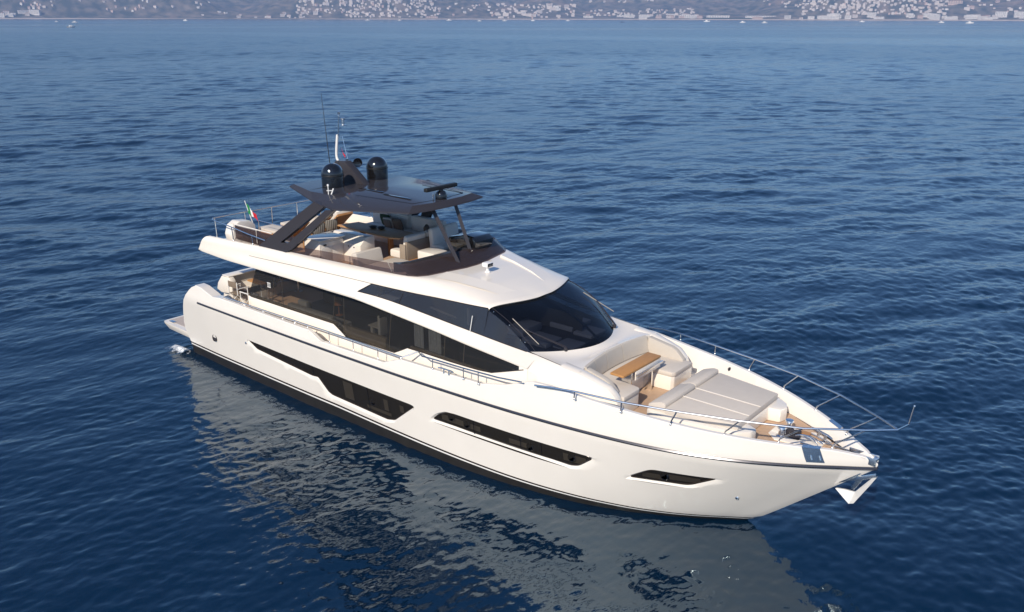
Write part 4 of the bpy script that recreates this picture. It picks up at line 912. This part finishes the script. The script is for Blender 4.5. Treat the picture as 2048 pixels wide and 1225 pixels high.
MB().prism([(5.35, 6.45), (6.98, 6.52), (6.12, 7.16), (5.66, 7.14)], -.13, .13, 'XZ', bev=.03).build('mast_fin', 'grey', yacht)
ms = bpy.data.objects.new('signal_mast', None); col.objects.link(ms); ms.parent = yacht
MB().tube([(5.78, 0, 7.0), (5.64, 0, 7.14), (5.60, 0, 7.3), (5.64, 0, 7.6), (5.70, 0, 7.92)], .04, 8, smooth=3).build('mast_foot', 'white', ms)
MB().tube([(5.74, 0, 7.9), (5.82, 0, 8.5)], .022, 7).build('mast_pole', 'steel', ms)
MB().lathe([(.05, 0), (.05, .02), (.035, .04), (.045, .12), (.02, .15)], (5.83, 0, 8.5), 12).lathe([(.10, 0), (.10, .015), (.045, .03), (.05, .17), (.08, .2), (.08, .23), (.03, .25)], (5.93, .06, 8.22), 14).build('masthead_light', 'steel', ms)
MB().tube([(5.74, .05, 7.88), (5.86, .06, 7.87), (5.93, .06, 7.6), (6.05, .06, 7.2)], .007, 4).build('halyard', 'steel', ms)
MB().add([(5.80, .05, 7.55), (5.80, .065, 7.42), (5.84, .05, 7.40), (5.90, .10, 7.30), (5.92, .07, 7.22), (5.86, .04, 7.34)], [(0, 1, 2), (2, 1, 3), (2, 3, 4, 5)]).build('pennant', 'flag_r', None, recalc=True, label='small red pennant on the mast halyard above the hard top', category='flag')
MB().tube([(6.02, -.55, 6.5), (5.97, -.58, 7.15), (5.80, -.60, 9.22)], [.022, .014, .006], 6).build('whip_antenna', 'rubber', yacht)
MB().tube([(5.9, .12, 7.10), (6.0, .45, 7.03)], .02, 6).lathe([(.06, -.05), (.06, .05)], (5.9, .14, 7.12), 12, axis=(1, -.5, 0)).lathe([(.04, -.12), (.05, -.04), (.10, .0), (.145, .03), (.14, .035), (.09, .01)], (6.05, .45, 7.04), 20, axis=(.8, -.6, 0)).build('horn_speaker', 'dome', yacht)
rd = bpy.data.objects.new('radar', None); col.objects.link(rd); rd.parent = yacht
MB().lathe([(.12, 0), (.17, .03), (.175, .14), (.13, .21), (.07, .24), (.07, .29)], (10.1, 0, 6.49), 18).build('pedestal', 'dome', rd)
MB().box(10.03, 10.17, -.63, .63, 6.76, 6.87, bev=.04, seg=3).build('scanner_bar', 'rubber', rd)
MB().tube([(9.98, -.2, 6.5), (9.98, -.2, 6.65)], .02, 6).build('deck_fitting', 'steel', rd)
nl = MB().tube([(7.25, -1.72, 6.5), (7.25, -1.72, 6.78)], .014, 6).tube([(7.3, -1.66, 6.5), (7.34, -1.6, 6.68)], .02, 6).tube([(7.22, -1.76, 6.62), (7.32, -1.64, 6.62)], .012, 5).lathe([(.03, 0), (.03, .05), (.01, .06)], (7.25, -1.72, 6.75), 8).build('deck_aerial', 'white', yacht)
# ensign
en = thing('ensign', 'green, white and red flag on a short white staff at the flybridge stern', 'flag', (2.42, -1.06, 4.6))
MB().tube([(0, 0, 0), (-.06, -.26, 1.02)], [.02, .014], 7).build('staff', 'white', en)
def flagpart(u0, u1, m):
    rows = []
    for i in range(7):
        u = u0 + (u1 - u0) * i / 6; rw = []
        for j in range(6):
            v = j / 5
            rw.append((-.05 + .25 * u + .02 * math.sin(u * 9), -.23 + .20 * u * .9 + .05 * v, .93 - .34 * v * (1 - .35 * u) - .38 * u + .03 * math.sin(u * 7 + v * 3)))
        rows.append(rw)
    MB().grid(rows).build('flag_cloth', m, en)
flagpart(0, .36, 'flag_g'); flagpart(.36, .62, 'flag_w'); flagpart(.62, 1, 'flag_r')

# ------------------------------------------------------------------ foam at the stern
def foam():
    rows = []
    g = np.random.default_rng(4); ph = g.uniform(0, 6.28, 12); kd = g.uniform(0, 6.28, 12); kl = g.uniform(3, 16, 12)
    for x in np.linspace(-2.0, .5, 90):
        rw = []
        for y in np.linspace(-3.5, -2.2, 60):
            d = math.exp(-((x + .45) / .55) ** 2 - ((y + 2.72) / .24) ** 2)
            rw.append((x, y, .02 + .16 * d * (1 + .35 * sum(math.sin(kl[i] * (x * math.cos(kd[i]) + y * math.sin(kd[i])) + ph[i]) for i in range(12)) / 3)))
        rows.append(rw)
    m = mat('foam_white', (.72, .76, .80), .6)
    n = m.node_tree.nodes; l = m.node_tree.links
    tc = n.new('ShaderNodeTexCoord'); t = n.new('ShaderNodeTexNoise'); t.inputs['Scale'].default_value = 5; t.inputs['Detail'].default_value = 8; t.inputs['Roughness'].default_value = .7
    l.new(tc.outputs['Object'], t.inputs['Vector'])
    mp = n.new('ShaderNodeMapping'); mp.inputs['Location'].default_value = (.45 / .95, 2.74 / .36, 0); mp.inputs['Scale'].default_value = (1 / .95, 1 / .36, 0)
    ln = n.new('ShaderNodeVectorMath'); ln.operation = 'LENGTH'; l.new(tc.outputs['Object'], mp.inputs[0]); l.new(mp.outputs[0], ln.inputs[0])
    a = n.new('ShaderNodeMath'); a.operation = 'MULTIPLY_ADD'; a.inputs[1].default_value = -.42; a.inputs[2].default_value = .08; l.new(ln.outputs['Value'], a.inputs[0])
    b = n.new('ShaderNodeMath'); b.operation = 'ADD'; l.new(a.outputs[0], b.inputs[0]); l.new(t.outputs['Fac'], b.inputs[1])
    r = n.new('ShaderNodeMapRange'); r.inputs[1].default_value = .34; r.inputs[2].default_value = .56; l.new(b.outputs[0], r.inputs[0])
    l.new(r.outputs[0], n['Principled BSDF'].inputs['Alpha'])
    MB().grid(rows).build('foam', m, None, kind='stuff')
foam()
# ------------------------------------------------------------------ the far coast
PSI = math.atan2(CF.y, CF.x); FPX = 1721.9
def azi(u): return PSI - math.atan((u - 1024) / (FPX / math.cos(.3237)))      # bearing that meets the far shore at photo column u
HILLS = [  # bearing column, distance, half-width in columns, depth, height
    (-150, 5000, 260, 500, 120), (190, 4900, 170, 430, 125), (320, 4800, 90, 300, 70), (700, 5050, 130, 480, 150), (610, 4900, 70, 300, 60), (800, 4900, 80, 320, 60),
    (1102, 5150, 52, 260, 100), (930, 4950, 70, 350, 40), (1010, 4950, 90, 330, 42), (1740, 5150, 170, 560, 165), (1960, 5050, 110, 450, 60), (1580, 5200, 70, 380, 60), (2200, 5100, 150, 500, 120), (1320, 5300, 160, 450, 34),
    (300, 6100, 420, 700, 190), (560, 6300, 300, 800, 215), (900, 6400, 260, 700, 170), (1330, 6200, 240, 700, 180), (1600, 6500, 400, 800, 225), (2100, 6400, 400, 700, 200), (-200, 6300, 400, 700, 220), (1060, 6900, 500, 500, 205), (1250, 7000, 400, 500, 215), (2400, 6800, 400, 600, 220), (800, 7000, 400, 500, 225)]
NZ = [(rng.uniform(0, 6.28), rng.uniform(0, 6.28), 900 * .72 ** k) for k in range(14)]
def terr(u, d):
    z = 2.5 + (d - 4500) * .012
    for cu, cd, wu, wd, h in HILLS:
        z = z + h * (np.clip((d - 4525 - (cu * 37 % 50)) / 150, 0, 1) if cd < 5600 else 1) * np.exp(-np.abs((u - cu) / wu) ** 2.2 - np.abs((d - cd) / wd) ** 2.0)
    x = u * 2.7; n = 0
    for t, p, L in NZ: n = n + (L / 900) ** .9 * np.sin(2 * math.pi / L * (x * math.cos(t) + d * math.sin(t)) + p)
    z = np.minimum(z + n * 8 * np.clip((d - 4540) / 120, 0, 1) * np.clip((z - 6) / 30, 0, 1.6), 268)
    return z * np.clip((d - 4493) / 26, 0, 1) ** .7 - np.clip((4506 - d) / 12, 0, 1) * 4
def gpt(u, d, z): a = azi(u); return (CO.x + d * math.cos(a), CO.y + d * math.sin(a), z)
us = np.arange(-420, 2470, 6.0); dsn = np.r_[np.arange(4488, 4530, 5), np.arange(4534, 5700, 14), np.arange(5700, 7800, 40)]
UU, DD = np.meshgrid(us, dsn); ZZ = terr(UU, DD); ca = np.array([azi(u) for u in us])
rows = [[(CO.x + d * math.cos(a), CO.y + d * math.sin(a), ZZ[i, j]) for j, a in enumerate(ca)] for i, d in enumerate(dsn)]
tm = mat('hill_scrub', (.04, .05, .03), .95)
n = tm.node_tree.nodes; l = tm.node_tree.links
tc = n.new('ShaderNodeTexCoord')
def tn(scale, det): 
    t = n.new('ShaderNodeTexNoise'); t.inputs['Scale'].default_value = scale; t.inputs['Detail'].default_value = det; l.new(tc.outputs['Object'], t.inputs['Vector']); return t
t1, t2, t3 = tn(.022, 6), tn(.007, 5), tn(.10, 3)
r1 = n.new('ShaderNodeValToRGB'); e = r1.color_ramp.elements; e[0].color = (.026, .034, .022, 1); e[0].position = .38; e[1].color = (.21, .165, .12, 1); e[1].position = .66; l.new(t1.outputs['Fac'], r1.inputs[0])
r2 = n.new('ShaderNodeValToRGB'); e = r2.color_ramp.elements; e[0].position = .56; e[0].color = (0, 0, 0, 1); e[1].position = .68; e[1].color = (1, 1, 1, 1); l.new(t2.outputs['Fac'], r2.inputs[0])
mu = n.new('ShaderNodeMath'); mu.operation = 'MULTIPLY'; l.new(r2.outputs[0], mu.inputs[0]); l.new(t3.outputs['Fac'], mu.inputs[1])
mx = n.new('ShaderNodeMix'); mx.data_type = 'RGBA'; mx.inputs[7].default_value = (.30, .20, .15, 1); l.new(mu.outputs[0], mx.inputs[0]); l.new(r1.outputs[0], mx.inputs[6]); l.new(mx.outputs[2], n['Principled BSDF'].inputs['Base Color'])
hills = MB().grid(rows).build('hills', tm, None, sharp=180, recalc=False, kind='structure')
bch = MB().grid([[gpt(u, 4500, -.5) for u in us], [gpt(u, 4505, 2.6) for u in us], [gpt(u, 4520, 4.2) for u in us]]); bch.build('beach', mat('sand', (.48, .40, .33), .9, noise=(.02, .3)), None, recalc=False, kind='structure')
wallm = [mat('house_wall', (.66, .58, .52), .8), mat('house_wall_white', (.76, .71, .66), .8), mat('house_wall_pink', (.60, .44, .37), .8)]
roofm = mat('roof_tile', (.34, .20, .14), .8); paner = mat('far_glazing', (.08, .09, .10), .4)
def house_mesh(w_, d_, h_, roof, wm, floors=0):
    b = MB(); b.box(-w_ / 2, w_ / 2, -d_ / 2, d_ / 2, -6, h_, bev=0); nw = len(b.f)
    o = .5
    if roof: b.add([(-w_ / 2 - o, -d_ / 2 - o, h_), (w_ / 2 + o, -d_ / 2 - o, h_), (w_ / 2 + o, d_ / 2 + o, h_), (-w_ / 2 - o, d_ / 2 + o, h_), (-w_ / 4, 0, h_ + 2.6), (w_ / 4, 0, h_ + 2.6)], [(0, 1, 5, 4), (1, 2, 5), (2, 3, 4, 5), (3, 0, 4), (3, 2, 1, 0)])
    nr = len(b.f)
    for k in range(floors):
        z = 2 + k * (h_ - 2) / floors
        for q in range(int(w_ / 5)):
            x = -w_ / 2 + 2.5 + q * 5; b.add([(x - 1.3, -d_ / 2 - .05, z), (x + 1.3, -d_ / 2 - .05, z), (x + 1.3, -d_ / 2 - .05, z + 1.7), (x - 1.3, -d_ / 2 - .05, z + 1.7)], [(0, 1, 2, 3)])
    me = bpy.data.meshes.new('house'); me.from_pydata(b.v, [], b.f); me.materials.append(wm); me.materials.append(roofm); me.materials.append(paner)
    me.polygons.foreach_set('material_index', [0 if i < nw else 1 if i < nr else 2 for i in range(len(b.f))]); me.update(); return me
VIL = [house_mesh(w_, d_, h_, r_, wallm[k]) for w_, d_, h_, r_, k in ((13, 10, 7, True, 0), (10, 9, 6, True, 1), (16, 10, 6.5, False, 1), (11, 10, 9, True, 2), (18, 11, 9, True, 0), (12, 10, 7, False, 0))]
APT = [house_mesh(w_, d_, h_, r_, wallm[k], fl) for w_, d_, h_, r_, k, fl in ((34, 14, 17, False, 1, 5), (24, 14, 14, True, 0, 4), (46, 16, 20, False, 1, 6), (60, 16, 12, False, 1, 3), (30, 14, 12, True, 2, 3))]
def dist_for(u, v):                                            # where the hillside rises to photo row v at that bearing
    d = np.arange(4525, 8800, 8.0); a = 612.5 - FPX * np.tan(.3237 - np.arctan((CO.z - terr(u + 0 * d, d)) / -d) - .0) if False else 34.8 + FPX * (CO.z - terr(u + 0 * d, d)) / d * 1.05 + (u - 1024) * .0017
    k = np.nonzero(a <= v)[0]
    return float(d[k[0]]) if len(k) else 5200.0
CL = [  # columns, rows, number, kinds, share kept single, label, group
    (0, 72, 26, 36, 9, APT, 1, 'white flat roofed apartment block by the water at the far left shore', 'apartment blocks at the far left shore'),
    (40, 115, 5, 24, 14, VIL, 1, 'pale villa among trees above the far left shore', 'villas above the far left shore'),
    (100, 310, 0, 9, 18, VIL, 1, 'pale villa near the top of the wooded left headland', 'villas on top of the left headland'),
    (200, 470, 8, 33, 18, VIL, 1, 'scattered house on the rocky wooded left headland', 'houses on the left headland slope'),
    (470, 640, 28, 38, 24, VIL + APT[1:2], 1, 'small house in the seaside village between the two left hills', 'seaside village houses'),
    (590, 690, 4, 30, 60, VIL, .3, 'villa on the steep slope left of the crowded round hill', 'villas left of the round hill'),
    (690, 880, 0, 36, 190, VIL, .2, 'villa on the crowded round hill left of centre', 'villas on the round hill'),
    (880, 990, 10, 37, 22, VIL, 1, 'house in the valley between the round hill and the small cone hill', 'valley houses'),
    (990, 1150, 12, 38, 105, VIL + APT[:2], .3, 'house in the old town below the small dark cone hill', 'old town houses'),
    (1160, 1400, 21, 33, 80, VIL, .25, 'low white house on the flat shore right of the cone hill', 'houses on the flat shore'),
    (1170, 1400, 33, 39, 22, APT, 1, 'white seafront building right of the cone hill', 'seafront buildings right of the cone hill'),
    (1140, 1310, 0, 8, 18, VIL, .6, 'villa high on the hazy slope behind the cone hill', 'villas on the hazy slope'),
    (1520, 1600, 0, 18, 14, VIL, 1, 'villa at the left end of the wide right hill', 'villas left of the wide hill'),
    (1600, 1890, 0, 31, 240, VIL, .15, 'villa on the wide right hill covered with houses', 'villas on the wide right hill'),
    (1930, 2048, 0, 28, 22, VIL + APT[4:], .8, 'house on the slope at the far right of the coast', 'houses at the far right'),
    (1560, 2048, 35, 40, 34, APT, 1, 'long white seafront hotel below the wide right hill', 'seafront hotels on the right'),
]
rest = MB(); ci = 0
for (u0, u1, v0, v1, cnt, kinds, share, label, group) in CL:
    for k in range(cnt):
        u = rng.uniform(u0, u1); v = rng.uniform(v0, v1); me = kinds[int(rng.integers(len(kinds)))]
        d = dist_for(u, v); z = float(terr(u, d)); p = gpt(u, d, z); ang = azi(u) - math.pi / 2 + rng.normal(0, .5) * (1 if kinds is VIL else .35); sc_ = rng.uniform(.6, 1.0)
        if rng.uniform() < share:
            o = bpy.data.objects.new('hotel' if 'hotel' in label else 'apartment_block' if kinds is APT else 'villa' if 'villa' in label else 'house', me); col.objects.link(o)
            o.location = p; o.rotation_euler = (0, 0, ang); o.scale = (sc_, sc_, sc_ * rng.uniform(.85, 1.2)); o['label'] = label; o['category'] = 'building'; o['group'] = group
            ci += 1
        else:
            c_, s_ = math.cos(ang), math.sin(ang)
            rest.add([(p[0] + sc_ * (q.co.x * c_ - q.co.y * s_), p[1] + sc_ * (q.co.x * s_ + q.co.y * c_), p[2] + sc_ * q.co.z) for q in me.vertices], [tuple(f.vertices) for f in me.polygons if f.material_index == 0 or True])
print('houses', ci)
rest.build('distant_houses', wallm[0], None, recalc=False, sharp=20, kind='stuff', label='mass of pale houses spread over the far hillsides')
def landmark(name, label, cat, u, d, me, sx=1., sz=1.):
    o = bpy.data.objects.new(name, me); col.objects.link(o); o.location = gpt(u, d, float(terr(u, d))); o.rotation_euler = (0, 0, azi(u) - math.pi / 2); o.scale = (sx, 1, sz); o['label'] = label; o['category'] = cat
for u, d, me, sx, sz, lb in ((1374, 4640, APT[2], 1.9, .75, 'broad stepped white hotel above the dark trees, left of its twin'), (1435, 4640, APT[2], 2.4, .6, 'very long low white hotel behind the dark shore trees'), (1520, 4620, APT[3], 2.4, .55, 'long pale low building at the right end of the dark trees'),
    (1514, 4545, APT[4], 1.6, .8, 'pinkish waterfront building at the end of the dark shore trees'), (1285, 4560, APT[2], .9, 1.0, 'big plain white block standing alone on the flat shore'), (862, 4550, APT[4], 2.0, .55, 'long low ochre building on the shore below the round hill'),
    (1655, 4560, APT[3], 1.3, 1.1, 'long white arcaded hall on the shore below the wide hill'), (1905, 4720, APT[4], 2.0, 1.3, 'large pink building behind the seafront hotels'), (2000, 4600, APT[0], 1.4, 1.3, 'tall stepped white hotel near the right edge'), (2038, 4600, APT[2], 1.0, 1.1, 'broad white hotel at the right edge of the coast')):
    landmark('hotel' if 'hotel' in lb else 'shore_building', lb, 'building', u, d, me, sx, sz)
tl = MB()
for u in np.arange(1405, 1500, .7):
    r_ = rng.uniform(2.5, 5); p = gpt(u, 4535 + rng.uniform(0, 30), 3); tl.lathe([(r_ * .5, 0), (r_, 2.5), (r_ * .8, 5.5), (r_ * .2, 7.5)], p, 7)
tl.build('treeline', mat('pine_green', (.022, .035, .02), .95), None, kind='stuff', recalc=False)
# small craft off the shore
def boat_mesh():
    b = MB(); rows = []
    for x, hw, zb in ((-4, 1.3, 1.0), (-2, 1.45, 1.0), (0, 1.45, 1.1), (2, 1.1, 1.25), (3.4, .5, 1.4), (4.2, .02, 1.5)): rows.append([(x, -hw, zb), (x, -hw * .8, -.3), (x, hw * .8, -.3), (x, hw, zb), (x, 0, zb - .02), (x, -hw, zb)])
    b.grid(rows); b.box(-1.6, 1.2, -.9, .9, 1.0, 2.1, bev=.25).box(-2.4, .6, -.85, .85, 2.5, 2.6, bev=.05).tube([(-2, -.7, 1), (-2, -.7, 2.5)], .05, 5).tube([(-2, .7, 1), (-2, .7, 2.5)], .05, 5); nw = len(b.f)
    b.box(.9, 1.26, -.8, .8, 1.45, 1.95, bev=.05)
    me = bpy.data.meshes.new('motorboat'); me.from_pydata(b.v, [], b.f); me.materials.append(M['white']); me.materials.append(paner); me.polygons.foreach_set('material_index', [0 if i < nw else 1 for i in range(len(b.f))]); me.update(); return me
bme = boat_mesh()
for u, v, s_, rz, lb in ((138, 50.5, 1.0, .4, 'small white motorboat nearest the camera on the far left water'), (147, 43, 1.3, .1, 'white boat just behind the nearest motorboat on the far left'), (111, 42, 1.0, .2, 'tiny white boat at far left, left of the other two'), (369, 40.5, 1.6, 2.6, 'small white boat under the tip of the left headland'),
    (734, 40.6, 1.8, .3, 'white boat moored below the left side of the round hill'), (798, 40.6, 1.4, .2, 'white boat moored below the middle of the round hill'), (897, 40.7, 2.0, .1, 'white boat off the long ochre shore building'), (958, 42, 1.6, .4, 'white boat off the valley, left of the old town'), (1008, 41.6, 1.6, .2, 'white boat off the left part of the old town'),
    (1065, 41.4, 1.5, 2.9, 'white boat off the middle of the old town'), (1135, 41.6, 1.6, .3, 'white boat off the right edge of the old town'), (1413, 42.8, 2.0, .1, 'white boat off the dark shore trees'), (1485, 44.2, 1.5, .2, 'white boat farther out, below the end of the dark trees'), (1529, 44.8, 1.5, .5, 'white boat below the pinkish waterfront building'),
    (1724, 43, 1.6, .1, 'white boat off the beach below the wide hill'), (1883, 44, 1.5, .2, 'white boat below the large pink building'), (1940, 44.8, 1.9, .3, 'larger white boat close inshore near the right edge')):
    d = FPX * CO.z / (v - 34.8 - (u - 1024) * .0017) / 1.05; o = bpy.data.objects.new('motorboat', bme); col.objects.link(o); o.location = gpt(u, min(d, 4440), .15); o.rotation_euler = (0, 0, azi(u) - math.pi / 2 + rz); o.scale = (s_,) * 3
    o['label'] = lb; o['category'] = 'boat'; o['group'] = 'small boats off the far shore'
o = bpy.data.objects.new('rowing_boat', bme.copy()); o.data.materials[0] = M['rubber']; col.objects.link(o); o.location = gpt(1244, 2150, .1); o.rotation_euler = (0, 0, azi(1244) - 1.4); o.scale = (1, 1, .6); o['label'] = 'low dark boat alone on the water in front of the flat shore'; o['category'] = 'boat'; o['group'] = 'small boats off the far shore'
